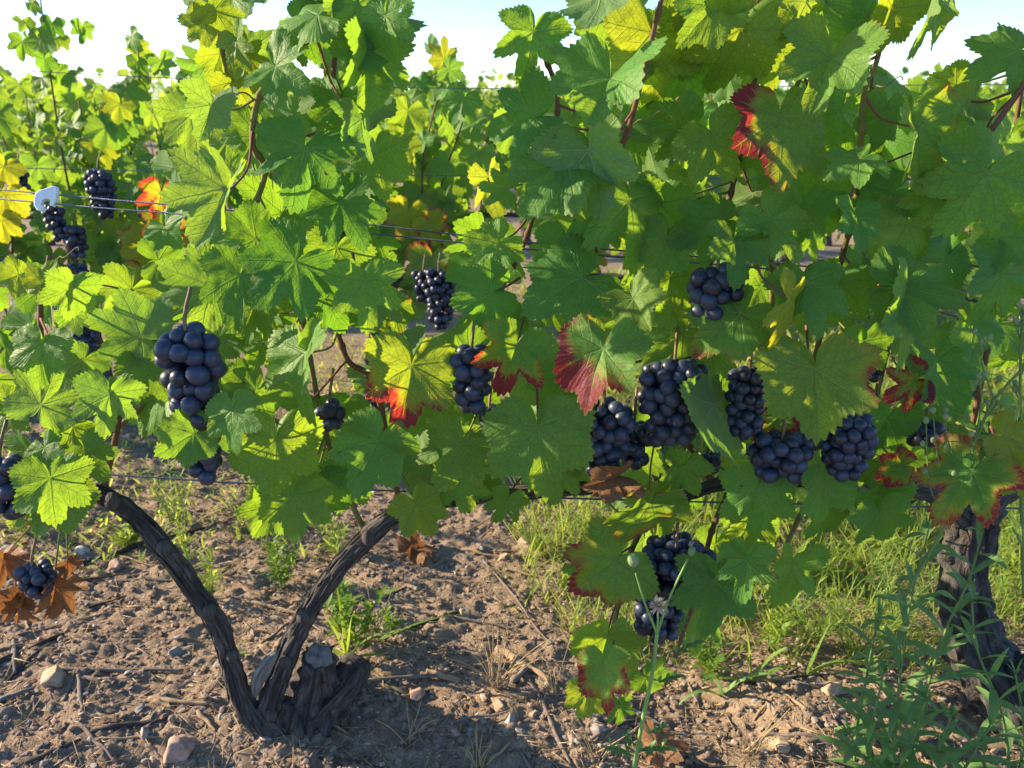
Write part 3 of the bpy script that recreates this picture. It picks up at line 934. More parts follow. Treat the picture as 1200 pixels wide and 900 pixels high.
# ---- the leaves deeper in the row
def foliage_span(x):
    hi = np.interp(x, [-60, 180, 200, 438, 446, 555, 575, 640, 1400], [330, 330, -80, -80, 400, 400, 60, -120, -120])
    lo = np.interp(x, [-60, 110, 150, 340, 360, 600, 680, 720, 900, 960, 1060, 1400], [560, 560, 500, 520, 545, 545, 560, 740, 700, 590, 560, 560])
    return hi, lo
fill = {'L': [], 'R': []}
tries = 0
pts = []
while tries < 4000 and len(pts) < 212:
    tries += 1
    x = random.uniform(-40, 1330)
    hi, lo = foliage_span(x)
    y = random.uniform(hi, lo)
    if (y < 130 and (x < 720 and x > 460 or x > 1040)) or (y < 70 and random.random() < .6): continue
    if (380 < x < 440 and 370 < y < 470) or (60 < x < 190 and 470 < y < 560): continue
    md = 38
    if any((x - a) ** 2 + (y - b) ** 2 < md * md for a, b in pts): continue
    pts.append((x, y))
for x, y in pts:
    side = 'L' if x < 600 else 'R'
    Yd = random.uniform(0.98, 1.2)
    L = random.uniform(0.038, 0.076)
    st = random.choice('gggggggyysr') if x > 600 else random.choice('ggggggyys')
    if y < 120 and random.random() < .45: st = 'y'
    under = random.random() < 0.45
    M = frame(random.gauss(95, 45), random.gauss(0, .7), random.gauss(.1, .6), under)
    fill[side].append((at(x, y, Yd), M, L, st))
for side in 'LR':
    for k, (j, M, L, st) in enumerate(fill[side]):
        if front_count[side] < 100:
            place_leaf(side, j, M, L, st, hi=False)
        else:
            LEAF_CACHE.append((side,) + place_leaf(side, j, M, L, st, hi=False, part=False))
    todo = [c for c in LEAF_CACHE if c[0] == side]
    if todo:
        V = []; Fc = []; uv = []; e = []; n = 0
        for _, v, f, u, ee in todo:
            V.append(v); uv.append(u); e.append(ee); Fc += [tuple(i + n for i in q) for q in f]; n += len(v)
        par = LEFT if side == 'L' else RIGHT
        o = link_mesh('foliage', leaf_data('foliage', np.concatenate(V) - ORG[par.name], Fc, np.concatenate(uv), np.concatenate(e), M_LEAF), par, ORG[par.name])
        o['kind'] = 'stuff'; o['yellow'] = 0.1

# ------------------------------------------------------------------ grapes
def grape_meshes(nu, nv):
    out = []
    for k in range(4):
        V, Fc = sphere(nu, nv)
        rg = np.random.default_rng(k + 70)
        a, b, c = rg.uniform(0, 6.28, 3)
        f = 1 + 0.02 * np.sin(V[:, 0] * 2 + a) + 0.02 * np.sin(V[:, 1] * 2.3 + b)
        V = V * f[:, None] * np.array([1, 1, rg.uniform(1.0, 1.10)])
        dm = np.exp(-((V[:, 0] ** 2 + V[:, 1] ** 2) / 0.02)) * (V[:, 2] < 0)
        V[:, 2] += 0.06 * dm
        mb = MB(); mb.add(V, Fc); out.append(mb.mesh('grape', M_GRAPE))
    return out
GRAPES = grape_meshes(20, 14)
GRAPES_LO = grape_meshes(12, 8)
def bunch(par, px, py, w, h, Yd, dpx, taper=0.45, seed=0, lo=False, squash=0.85):
    """centre, width and height in picture pixels; dpx = berry diameter in pixels"""
    rg = np.random.default_rng(seed + 500)
    t = dep(px, py, Yd)
    c = at(px, py, Yd); sc = t / F
    Wd, Hd, d = w * sc / 2, h * sc / 2, dpx * sc
    mb = MB()
    top = c + np.array([0, 0, Hd])
    tube(mb, [top + np.array([0.004, 0.02, 0.035]), top, c, c - np.array([0, 0, Hd * 0.7])], [0.002, 0.002, 0.0016, 0.001], 16, 7)
    o = mb.build('grape_bunch', M_RACH, par, c)
    P = []
    for _ in range(14000):
        q = rg.uniform(-1, 1, 3)
        zt = q[2]
        rad = (1 - taper * (0.5 - 0.5 * zt)) * (max(0.0, 1 - zt ** 4)) ** .35
        if q[0] ** 2 + q[1] ** 2 > rad ** 2: continue
        p = np.array([q[0] * max(Wd - d / 2, d * .3), q[1] * max((Wd - d / 2) * squash, d * .3), zt * max(Hd - d / 2, d * .3)])
        if all(np.linalg.norm(p - s_) > 0.74 * d for s_ in P): P.append(p)
        if len(P) >= 75: break
    for p in P:
        g = bpy.data.objects.new('grape', random.choice(GRAPES_LO if lo else GRAPES))
        COL.objects.link(g); g.parent = o
        g.location = p.tolist()
        s_ = d / 2 * rg.uniform(0.9, 1.08)
        g.scale = (s_, s_, s_)
        g.rotation_euler = rg.uniform(0, 6.28, 3).tolist()
    return o
for k, (par, *a) in enumerate([
    (LEFT, 227, 449, 94, 146, 0.815, 22.5, .5), (LEFT, 238, 534, 62, 74, 0.85, 19, .4), (LEFT, 10, 572, 74, 90, 0.83, 22, .3),
    (LEFT, 42, 679, 52, 48, 0.90, 14, .2), (LEFT, 554, 446, 62, 90, 0.87, 19, .4), (LEFT, 388, 488, 44, 46, 0.96, 17, .3),
    (LEFT, 574, 488, 40, 36, 0.94, 17, .3),
    (RIGHT, 706, 514, 86, 104, 0.875, 18, .35), (RIGHT, 787, 474, 98, 120, 0.885, 18.5, .35), (RIGHT, 838, 346, 76, 80, 0.875, 20, .2),
    (RIGHT, 874, 474, 58, 104, 0.89, 15, .3), (RIGHT, 742, 520, 60, 66, 0.93, 17, .3), (RIGHT, 948, 500, 50, 70, .95, 16, .3), (RIGHT, 914, 536, 90, 68, 0.875, 18, .3), (RIGHT, 992, 524, 78, 92, 0.875, 16.5, .35),
    (RIGHT, 790, 668, 108, 80, 0.90, 17, .2), (RIGHT, 772, 722, 74, 72, 0.91, 16, .3), (RIGHT, 1082, 508, 48, 46, 0.96, 16, .2),
    (RIGHT, 828, 542, 42, 36, 0.95, 15, .2), (RIGHT, 1028, 425, 20, 56, 0.97, 13, .2)]):
    bunch(par, *a, seed=k)
# withered leaves hugging the small bunch at the left, and a few others still hanging
for x, y, a, L, tx, ty in [(4, 655, 100, 42, .9, .1), (30, 702, 100, 32, -.4, .0), (64, 688, 96, 44, 1.0, .1), (80, 658, 60, 24, .9, .4), (18, 704, 120, 28, .9, .2),
                           (696, 565, 60, 22, .6, .2), (882, 512, 100, 24, .7, .2)]:
    Yd = 0.925 if x < 100 else 0.94
    side = 'L' if x < 600 else 'R'
    place_leaf(side, at(x, y, Yd), frame(a, tx, ty), L * dep(x, y, Yd) / F, 'd', hi=False)

# ------------------------------------------------------------------ trellis wires and clip
def wire(name, label, pts, r=0.0012, group='trellis wires'):
    mb = MB(); tube(mb, pts, [r, r], 60, 8)
    tag(mb.build(name, M_WIRE), label, 'wire', group)
wire('trellis_wire', 'upper of two steel wires running side by side through the white clip', px_path([(-700, 155, 1.5), (0, 222, 1.2), (220, 242, 1.13), (430, 263, 1.07), (640, 286, 1.02), (1000, 318, 1.06), (1500, 380, 1.0)]))
wire('trellis_wire', 'lower of two steel wires running side by side through the white clip', px_path([(-700, 165, 1.48), (0, 233, 1.19), (200, 250, 1.13), (400, 270, 1.06), (640, 294, 1.0), (1000, 325, 1.05), (1500, 387, 1.0)]))
wire('trellis_wire', 'low steel wire stretched under the grape bunches near the forked trunk', px_path([(-500, 522, 1.08), (120, 556, 1.05), (300, 567, 1.04), (700, 585, 1.04), (1400, 600, 1.05)]), 0.0015)
mb = MB()
c0 = at(55, 233, 1.172)
out = [(-11, -6), (-7, -9), (0, -11), (8, -14), (12, -13), (13, -5), (11, 4), (8, 9), (5, 8), (6, 2), (1, 0), (-4, 2), (-5, 8), (-2, 12), (-4, 15), (-9, 13), (-13, 8), (-13, 0)]
sc = 1.172 / F * 1.04
V = []
for dz in (-0.004, 0.004):
    for sx in (0.93, 1.0):
        dd = dz if sx < 1 else dz * 0.7
        V += [c0 + CR * x * sc * sx - CU * y * sc * sx + CN * dd for x, y in out]
n = len(out)
Fc = []
for a, b in ((0, 1), (1, 3), (3, 2)):
    Fc += [(a * n + i, a * n + (i + 1) % n, b * n + (i + 1) % n, b * n + i) for i in range(n)]
Fc += [tuple(range(n))[::-1], tuple(2 * n + i for i in range(n))]
mb.add(V, Fc)
tag(mb.build('wire_clip', M_CLIP, smooth=False), 'white plastic clip gripping the pair of trellis wires', 'clip')

# ------------------------------------------------------------------ rows behind
SMALL = []
for k in range(12):
    rg = np.random.default_rng(k + 900)
    V, Fc, uv, e = leaf_mesh('leaf', rg, 120, 5, curl=rg.uniform(.1, .5), fold=rg.uniform(0, .3), wave=rg.uniform(.05, .1), droop=rg.uniform(0, .4))
    SMALL.append((V, oriented(Fc), uv, e))
SMALL_ME = [leaf_data('leaf', *s_, M_LEAF) for s_ in SMALL]
def rnd_frame(rg):
    n = norm(np.array([rg.normal(0, .5), rg.choice([-1, 1], p=[.68, .32]) * rg.uniform(.35, 1), rg.normal(.35, .4)]))
    d = norm(np.array([rg.normal(0, .5), rg.normal(0, .2), -1]))
    d = norm(d - n * d.dot(n))
    return np.stack([np.cross(d, n), d, n], 1)
def back_vine(x0, y0, label, seed, width=0.95, nleaf=95, extra=90, bunches=(), shoots=(), autumn=0.12, parts=True, top=1.02, group='grapevines of the row behind'):
    rg = np.random.default_rng(seed)
    z0 = float(gz(x0, y0))
    v = empty('grapevine', (x0, y0, z0), label, 'grapevine', group)
    b = np.array([x0, y0, z0])
    lean = rg.uniform(-.08, .08)
    mb = MB()
    tube(mb, [b + [0, 0, -.05], b + [lean * .5, 0, .12], b + [lean, 0, .28], b + [lean, 0, .40]], [.04, .032, .027, .022], 30, 18, bark_bump(seed + 3, .18))
    mb.build('trunk', M_BARK2, v)
    for sg in (-1, 1):
        mb = MB()
        tube(mb, [b + [lean, 0, .38], b + [lean + sg * .15, 0.01, .44], b + [sg * width * .5, -.01, .45]], [.02, .015, .010], 24, 14, bark_bump(seed + 5 + sg, .15))
        mb.build('arm', M_BARK, v)
    tips = [(rg.uniform(-.5, .5) * width, rg.uniform(top - .15, top)) for _ in range(6)] + list(shoots)
    paths = []
    for tx_, tz in tips:
        s0 = b + [tx_ * .8, rg.uniform(-.02, .02), .45]
        P = [s0, s0 + [rg.normal(0, .03), rg.normal(0, .05), (tz - .45) * .5], b + [tx_, rg.normal(0, .05), tz - z0]]
        mb = MB(); Q = tube(mb, P, [.004, .0022], 18, 7); mb.build('cane', M_CANE, v)
        paths.append(Q)
    allp = np.concatenate(paths)
    big = []
    for k in range(nleaf + extra):
        if k < len(shoots) * 14:          # leaves of the tall shoots
            Q = paths[6 + k // 14]; i = int((k % 14) / 13.5 * 11 + 7)
            p = Q[min(i, len(Q) - 1)] + rg.normal(0, .03, 3); L = rg.uniform(.05, .075) * (1.1 - .4 * (k % 14) / 14)
        else:
            q = allp[rg.integers(len(allp))]
            p = q + np.array([rg.normal(0, .085), rg.normal(0, .09), rg.normal(-.04, .07)]); L = rg.uniform(.045, .08)
            if p[2] < .33: p[2] = .33 + rg.uniform(0, .15)
        au = .95 * rg.uniform(.5, 1) if rg.random() < autumn else 0
        ye = rg.uniform(.3, .8) if rg.random() < .07 else rg.uniform(0, .15)
        big.append((p, rnd_frame(rg), L, au, ye))
    # the ones nearer the camera are the ones that show
    order = sorted(range(len(big)), key=lambda i: (i >= len(shoots) * 14, big[i][0][1]))
    rest = []
    for n_, i in enumerate(order):
        p, M, L, au, ye = big[i]
        if parts and n_ < nleaf:
            o = bpy.data.objects.new('leaf', SMALL_ME[rg.integers(12)]); COL.objects.link(o); o.parent = v
            m4 = np.eye(4); m4[:3, :3] = M * L; m4[:3, 3] = p - b
            o.matrix_local = Matrix(m4.tolist())
            o['autumn'] = float(au); o['yellow'] = float(ye)
        else: rest.append((p, M, L))
    if rest:
        V = []; Fc = []; uv = []; e = []; n = 0
        for p, M, L in rest:
            s_ = SMALL[rg.integers(12)]
            V.append((s_[0] * L) @ M.T + p - b); uv.append(s_[2]); e.append(s_[3]); Fc += [tuple(i + n for i in q) for q in s_[1]]; n += len(s_[0])
        o = link_mesh('foliage', leaf_data('foliage', np.concatenate(V), Fc, np.concatenate(uv), np.concatenate(e), M_LEAF), v, b)
        o['kind'] = 'stuff'; o['yellow'] = 0.15
    return v
def hang(v, items, seed):
    for k, (px, py, w, h, Yd, d) in enumerate(items):
        bunch(v, px, py, w, h, Yd + .22, d, seed=seed + k, lo=True)
YB = 2.45
def wx(px, Yd, py=250): return at(px, py, Yd)[0]
def sh(px, py, Yd, x0): p = at(px, py, Yd); return (p[0] - x0, p[2])
bx0 = [wx(-210, YB), wx(85, YB), wx(420, YB), wx(800, YB), wx(1180, YB)]
v = back_vine(bx0[0], YB, 'grapevine of the second row reaching in from the left edge, yellow sunlit leaves', 21, autumn=.15)
hang(v, [(22, 212, 34, 30, 2.0, 9), (12, 312, 36, 28, 2.02, 9)], 40)
v = back_vine(bx0[1], YB, 'grapevine of the second row with tall leafy shoot against sky at the left', 22, shoots=[sh(42, -8, YB, bx0[1]), sh(150, 45, YB, bx0[1])], autumn=.1)
hang(v, [(120, 228, 42, 62, 2.0, 9), (66, 262, 32, 48, 1.95, 9.5), (90, 284, 32, 44, 1.95, 9.5), (82, 322, 52, 26, 2.0, 9), (100, 400, 40, 30, 2.1, 9)], 50)
v = back_vine(bx0[2], YB, 'grapevine of the second row seen through the gap right of the forked vine', 23, shoots=[sh(525, 62, YB, bx0[2])], autumn=.18)
hang(v, [(515, 352, 48, 80, 1.85, 9), (497, 336, 36, 44, 1.88, 9)], 60)
v = back_vine(bx0[3], YB, 'grapevine of the second row hidden behind the widest leafy part of the near row', 24)
v = back_vine(bx0[4], YB, 'grapevine of the second row behind the dark gnarled trunk', 25, autumn=.2)
# sunlit orange and yellow leaves of the second row that catch the eye
def spot_leaf(par, px, py, a, L, au, ye, Yd, tx=.4, ty=.4):
    Yd += .35
    j = at(px, py, Yd)
    rg = np.random.default_rng(int(px * 7 + py)); s_ = SMALL_ME[rg.integers(12)]
    o = bpy.data.objects.new('leaf', s_); COL.objects.link(o); o.parent = par
    M = frame(a, tx, ty); m4 = np.eye(4); m4[:3, :3] = M * (L * dep(px, py, Yd) / F); m4[:3, 3] = j - ORG[par.name]
    o.matrix_local = Matrix(m4.tolist()); o['autumn'] = au; o['yellow'] = ye
vs = {o['label'][:40]: o for o in bpy.data.objects if o.get('category') == 'grapevine'}
vl = [o for o in bpy.data.objects if o.get('group') == 'grapevines of the row behind']
for par, *a in [(vl[1], 188, 225, 95, 34, 1.25, 1., 1.75, .9, .2), (vl[1], 192, 262, 100, 34, 1.1, 1., 1.75), (vl[1], 170, 285, 150, 34, .9, .9, 1.8), (vl[1], 205, 292, 60, 30, 1.0, 1., 1.75),
                (vl[1], 165, 318, 100, 26, 1.2, 1., 1.8), (vl[1], 140, 122, 100, 24, .6, .6, 1.9),
                (vl[0], 4, 195, 110, 30, 0, 1., 1.5), (vl[0], 6, 228, 100, 34, 0, 1., 1.5), (vl[0], 2, 258, 90, 30, 0, 1., 1.5),
                (vl[2], 478, 248, 100, 36, .95, 1., 1.85), (vl[2], 503, 262, 60, 32, .9, .8, 1.85), (vl[2], 505, 305, 100, 42, 1.1, .4, 1.8, .0, -.2),
                (vl[2], 470, 165, 120, 32, 0, .5, 1.8), (vl[2], 478, 130, 100, 30, 0, .3, 1.8), (vl[2], 520, 70, 270, 26, .8, .9, 2.1)]:
    spot_leaf(par, *a)
for k, (yr, nv) in enumerate([(3.85, 6), (5.5, 7), (7.2, 8)]):
    for i in range(nv):
        xx = (-0.62 + 1.25 * (i + .5) / nv) * yr * 1.15 + random.uniform(-.1, .1)
        side = 'leftmost' if i == 0 else None
        ordn = ['first', 'second', 'third', 'fourth', 'fifth', 'sixth', 'seventh', 'eighth'][i]
        rown = ['third', 'fourth', 'fifth'][k]
        back_vine(xx, yr, '%s grapevine from the left in the %s row, seen over nearer leaves' % (ordn, rown), 300 + k * 20 + i, width=1.05 * yr * 1.25 * 1.15 / nv / 1.0, nleaf=0, extra=130 if k == 0 else 110, parts=False, top=1.04, autumn=.1, group='grapevines of the %s row' % rown)
# the vineyard going on to the horizon, too far to count its vines
rg = np.random.default_rng(77); V = []; Fc = []; UVs = []; n = 0
for yr in (9.2, 11.5, 14, 17, 21, 26, 33, 42, 54):
    cnt = int(1500 * (1 + 3 / yr)); q = 0.05 * (yr / 9) ** .75
    c = np.stack([rg.uniform(-.8 * yr, .8 * yr, cnt), yr + rg.normal(0, .18, cnt), .38 + .8 * rg.beta(1.4, 1.6, cnt) * rg.uniform(.8, 1.15, cnt)], 1)
    a = rg.normal(0, 1, (cnt, 3)); a /= np.linalg.norm(a, axis=1, keepdims=True); b = np.cross(a, rg.normal(0, 1, (cnt, 3))); b /= np.linalg.norm(b, axis=1, keepdims=True)
    for k5 in range(5):
        t = k5 / 5 * 6.283; V.append(c + (a * math.cos(t) + b * math.sin(t)) * q * rg.uniform(.7, 1.2, (cnt, 1)))
    base = n
    Fc += [tuple(base + k5 * cnt + i for k5 in range(5)) for i in range(cnt)]; n += 5 * cnt
mb = MB(); mb.add(np.concatenate(V), Fc)
tag(mb.build('far_vineyard', M_FAR, smooth=False), 'far rows of vines merging towards the horizon', 'vineyard', kind='stuff')
wire('trellis_wire', 'top steel wire of the second row drawn against the pale sky', [at(-300, 72, 2.25), at(0, 82, 2.25), at(500, 103, 2.25), at(1040, 100, 2.25), at(1500, 95, 2.25)], 0.0012)
wire('trellis_wire', 'middle steel wire of the second row among its leaves', [at(-300, 190, 2.1), at(450, 205, 2.1), at(1500, 215, 2.1)], 0.0012)
# far trees along the horizon
def far_tree(x, y, h, w, seed, label):
    rg = np.random.default_rng(seed)
    t = empty('tree', (x, y, 0), label, 'tree', 'trees on the horizon')
    b = np.array([x, y, 0.])
    mb = MB(); tube(mb, [b + [0, 0, -.3], b + [.1, 0, h * .35], b + [0, 0, h * .8]], [h * .05, h * .035, h * .01], 10, 8); mb.build('trunk', M_BARK2, t)
    mb = MB()
    cl = [b + np.array([rg.normal(0, w * .3), rg.normal(0, w * .3), h * rg.uniform(.35, .98)]) for _ in range(26)]
    for c in cl:
        for _ in range(55):
            p = c + rg.normal(0, h * .075, 3); q = norm(rg.normal(0, 1, 3)); s = norm(np.cross(q, rg.normal(0, 1, 3))); u = np.cross(s, q); z = h * .035 * rg.uniform(.6, 1.3)
            mb.add([p - s * z * .5, p + u * z * .9, p + s * z * .5, p - u * z * .9], [(0, 1, 2, 3)], [(0, 0), (.3, 1), (1, 1), (.7, 0)])
    mb.build('crown', M_COVER, t)
far_tree(wx(1128, 38, 100), 38, 1.9, 2.4, 1, 'small round green tree on the horizon at the right, above the wire')
far_tree(wx(1090, 42, 100), 42, 1.5, 2.2, 2, 'low bushy tree on the horizon behind the narrow hanging leaf')
far_tree(wx(20, 40, 100), 40, 1.5, 2.6, 3, 'low bushy tree on the horizon at the left edge')

# ------------------------------------------------------------------ stones, twigs, litter
def ico(sub):
    import bmesh
    bm = bmesh.new(); bmesh.ops.create_icosphere(bm, subdivisions=sub, radius=1.0)
    bm.verts.ensure_lookup_table()
    V = np.array([v.co[:] for v in bm.verts]); Fc = [tuple(v.index for v in f.verts) for f in bm.faces]; bm.free()
    return V, Fc
ICO1, ICO2, ICO3 = ico(1), ico(2), ico(4)
def rock(rg, base, rough=.22):
    V, Fc = base
    s = np.array([1, rg.uniform(.65, .95), rg.uniform(.5, .8)])
    out = V.copy()
    for _ in range(12):          # chip flat facets
        n = norm(rg.normal(0, 1, 3)); d = rg.uniform(.5, .82)
        h = out @ n - d
        out -= np.outer(np.clip(h, 0, None) * .97, n)
    a = rg.uniform(0, 50, 2)
    out *= (1 + rough * (vnoise(out[:, 0] * 2.2 + 10 + a[0], out[:, 1] * 2.2 + out[:, 2] * 1.7 + 10 + a[1], 70) - .5))[:, None]
    return out * s, Fc
def rotz(V, a, tilt=0):
    c, s = math.cos(a), math.sin(a)
    V = V @ np.array([[1, 0, 0], [0, math.cos(tilt), math.sin(tilt)], [0, -math.sin(tilt), math.cos(tilt)]])
    return V @ np.array([[c, s, 0], [-s, c, 0], [0, 0, 1]])
for x, y, r, kind, lab in [
    (211, 882, 19, 'pinkish', 'pinkish angular stone on bare soil left of the forked trunk'),
    (63, 797, 21, 'tan', 'wide tan stone beside the crossing grey twigs at the left'),
    (584, 827, 14, 'tan', 'rounded tan stone below the dry grass tuft'),
    (136, 665, 10, 'pinkish', 'pinkish stone behind the withered leaves at the left'),
    (205, 766, 10, 'grey', 'grey stone left of the leaning vine arm'),
    (487, 816, 11, 'pinkish', 'pale pinkish stone left of the rounded tan stone'),
    (598, 845, 10, 'grey', 'grey brown stone just below the rounded tan stone'),
    (534, 860, 8, 'pinkish', 'reddish stone in the shaded soil near the bottom edge'),
    (610, 858, 8, 'grey', 'small dark grey stone lowest of the group by the dry grass'),
    (567, 820, 8, 'pinkish', 'pinkish stone touching the left of the rounded tan stone'),
    (625, 838, 8, 'tan', 'flat tan stone right of the dry grass tuft'),
    (913, 874, 14, 'tan', 'brownish stone in shade at the foot of the narrow leaved weeds'),
    (977, 811, 15, 'tan', 'tan stone catching the sun below the feathery weeds'),
    (97, 648, 9, 'pale', 'pale stone behind the small bunch with withered leaves'),
    (8, 645, 8, 'pale', 'pale stone at the left edge behind the withered leaves'),
    (615, 635, 11, 'pinkish', 'pinkish stone in the back beside the feathery green patch'),
    (590, 655, 9, 'tan', 'tan stone in the sunny soil behind the dry grass'),
    (165, 832, 7, 'grey', 'small grey stone left of the stump among twig bits'),
    (170, 862, 9, 'grey', 'grey flat stone near the bottom left in shade'),
    (545, 720, 9, 'tan', 'tan stone in the middle of the sunlit soil'),
    (450, 738, 9, 'grey', 'grey stone right of the broad grass blades'),
    (700, 855, 9, 'grey', 'dark grey stone below the hanging red tipped leaf')]:
    rg = np.random.default_rng(int(x * 3 + y))
    p = ground(x, y); s = r * np.linalg.norm(p - [0, 0, H]) / F * .95
    V, Fc = rock(rg, ICO3)
    mb = MB(); mb.add(rotz(V * s, rg.uniform(0, 6.28), rg.uniform(-.2, .2)) + p + [0, 0, s * .18], Fc)
    tag(mb.build('stone', M_ROCK[kind], None, p), lab, 'stone', 'loose stones on the soil')
def rnd_ground(ymin=.86, ymax=2.6, pw=1.6):
    while True:
        yy = ymin + (ymax - ymin) * RNG.random() ** pw
        xx = RNG.uniform(-.74, .74) * (yy * .98 + .35)
        return xx, yy
PEB = []
for k in range(6):
    rg = np.random.default_rng(k); V, Fc = rock(rg, ICO2); PEB.append((V, Fc))
PEB_ME = {}
for c_ in ('grey', 'tan', 'pinkish', 'pale'):
    for k in range(3):
        mb = MB(); mb.add(*PEB[(k + hash(c_) * 0) % 6]); PEB_ME[(c_, k)] = mb.mesh('pebble', M_ROCK[c_])
for k in range(290):
    x, y = rnd_ground(.88, 2.0, 1.3); s = RNG.uniform(.004, .0085)
    c_ = ('grey', 'tan', 'pinkish', 'pale')[RNG.choice(4, p=[.34, .32, .24, .10])]
    o = bpy.data.objects.new('pebble', PEB_ME[(c_, int(RNG.integers(3)))]); COL.objects.link(o)
    o.location = (x, y, float(gz(x, y)) + s * .2); o.scale = (s * RNG.uniform(.8, 1.3), s, s * RNG.uniform(.7, 1)); o.rotation_euler = (0, 0, RNG.uniform(0, 6.28))
    tag(o, 'small %s pebble lying loose in the stony soil' % c_, 'pebble', '%s pebbles scattered on the soil' % c_)
mb = MB()
small = [rock(np.random.default_rng(k + 40), ICO1) for k in range(8)]
for k in range(46000):
    x, y = rnd_ground(.7, 3.0, 1.45); s = .0014 + .0075 * RNG.random() ** 2.6
    V, Fc = small[k % 8]
    mb.add(rotz(V * s * [RNG.uniform(.8, 1.4), 1, RNG.uniform(.6, 1)], RNG.uniform(0, 6.28), RNG.uniform(-.3, .3)) + [x, y, float(gz(x, y)) + s * .15], Fc)
tag(mb.build('gravel', M_GRAVEL, smooth=False), 'fine mixed gravel covering the soil', 'gravel', kind='stuff')

def twig(name, p0, p1, r, mat, label, group='dry twigs on the soil', bend=.05, rg=None, lift=0):
    rg = rg or RNG
    p0, p1 = np.array(p0, float), np.array(p1, float)
    L = np.linalg.norm(p1 - p0); d = (p1 - p0) / max(L, 1e-6); s = np.cross(d, [0, 0, 1])
    P = []
    for t in (0, .25, .5, .75, 1):
        q = p0 + (p1 - p0) * t + s * rg.normal(0, bend * L * .25) * (0 < t < 1)
        q[2] = max(q[2], float(gz(q[0], q[1])) + r * .5) if t not in (0,) else q[2]
        P.append(q)
    mb = MB()
    a = rg.uniform(0, 6)
    tube(mb, P, [r * .9, r * 1.1, r, r * .85, r * .6], 22, 9, lambda th, l, t: 1 + .14 * np.sin(2 * th + a + l * 60) + .12 * math.sin(l * 220 + a))
    return tag(mb.build(name, mat, None, p0), label, 'twig', group)
for x0, y0, x1, y1, w, m, lab in [
    (-30, 795, 75, 745, 6, M_TWIGD, 'long black twig slanting in from the left edge'),
    (10, 800, 45, 765, 4, M_TWIGD, 'short black twig beside the long black one at the left'),
    (16, 752, 18, 790, 4, M_WOOD, 'short whitish stick standing out at the left edge'),
    (0, 822, 40, 808, 5, M_WOOD, 'bleached stick lying at the left edge'),
    (70, 785, 215, 787, 4, M_TWIG, 'long thin grey twig lying level left of the vine arm'),
    (90, 790, 75, 822, 4, M_TWIG, 'short grey twig leaning against the wide tan stone'),
    (92, 793, 98, 832, 4, M_TWIG, 'short grey twig pointing down from the crossing twigs'),
    (90, 790, 130, 805, 4, M_TWIG, 'short grey twig pointing right from the crossing twigs'),
    (85, 665, 240, 620, 5, M_TWIGD, 'long brown branch lying in the sun behind the vine arm'),
    (105, 680, 200, 682, 4, M_TWIG, 'grey twig lying level behind the withered leaves'),
    (175, 820, 245, 826, 5, M_TWIGT, 'flat tan bark strip left of the stump'),
    (178, 822, 205, 832, 4, M_TWIGT, 'short tan bark chip under the flat bark strip'),
    (232, 834, 253, 858, 4, M_TWIGT, 'short pale stick left of the stump'),
    (105, 860, 195, 843, 5, M_TWIGD, 'dark crooked twig in shade at the bottom left'),
    (30, 895, 95, 868, 5, M_TWIGD, 'dark twig across the bottom left corner'),
    (272, 684, 312, 702, 4, M_TWIGT, 'short pale broken stick between the two vine arms'),
    (285, 705, 350, 720, 4, M_TWIGT, 'tan twig lying between the two vine arms'),
    (230, 700, 290, 704, 3, M_TWIG, 'thin twig just right of the leaning vine arm'),
    (410, 790, 475, 815, 6, M_TWIGT, 'tan split stick right of the stump'),
    (415, 800, 540, 790, 4, M_TWIG, 'long grey twig right of the stump'),
    (500, 788, 540, 800, 6, M_TWIGT, 'tan bark piece left of the dry grass'),
    (583, 762, 645, 800, 8, M_TWIGT, 'thick tan stick behind the dry grass tuft'),
    (600, 800, 618, 785, 7, M_TWIG, 'short grey stick leaning on the thick tan stick'),
    (620, 800, 670, 900, 5, M_TWIG, 'long grey twig running to the bottom edge'),
    (480, 735, 545, 718, 5, M_TWIGD, 'dark twig in the sunlit soil right of the grass blades'),
    (540, 645, 595, 655, 3, M_TWIGT, 'thin tan twig in the sunny back soil'),
    (735, 830, 780, 855, 5, M_WOOD, 'whitish stick under the lowest hanging leaves'),
    (740, 850, 800, 862, 4, M_TWIG, 'grey stick just under the whitish one'),
    (885, 790, 945, 832, 4, M_TWIGT, 'tan curved stick in front of the green blades'),
    (895, 860, 1000, 885, 4, M_TWIG, 'long grey thin branch near the bottom right'),
    (1100, 865, 1175, 880, 7, M_TWIGT, 'thick tan stick at the foot of the dark trunk'),
    (860, 800, 985, 812, 3, M_TWIGT, 'thin straw coloured stick left of the sunny tan stone'),
    (560, 650, 660, 770, 2, M_TWIG, 'very thin grey stem arching behind the dry grass')]:
    p0, p1 = ground(x0, y0), ground(x1, y1)
    r = w * np.linalg.norm(p0 - [0, 0, H]) / F * .5
    twig('twig', p0 + [0, 0, r * .7], p1 + [0, 0, r * .7], r, m, lab)
for k in range(230):
    x, y = rnd_ground(.9, 2.2, 1.2); a = RNG.normal(0, .7); L = RNG.uniform(.03, .13)
    j = int(RNG.choice(3, p=[.45, .2, .35]))
    r = RNG.uniform(.0008, .0028)
    p0 = [x, y, float(gz(x, y)) + r]; x1, y1 = x + L * math.cos(a), y + L * math.sin(a)
    twig('twig', p0, [x1, y1, float(gz(x1, y1)) + r], r, (M_TWIG, M_TWIGD, M_TWIGT)[j], 'small %s twig bit lying on the soil' % ('grey', 'dark', 'tan')[j], 'small %s twig bits' % ('grey', 'dark', 'tan')[j])
mb = MB()
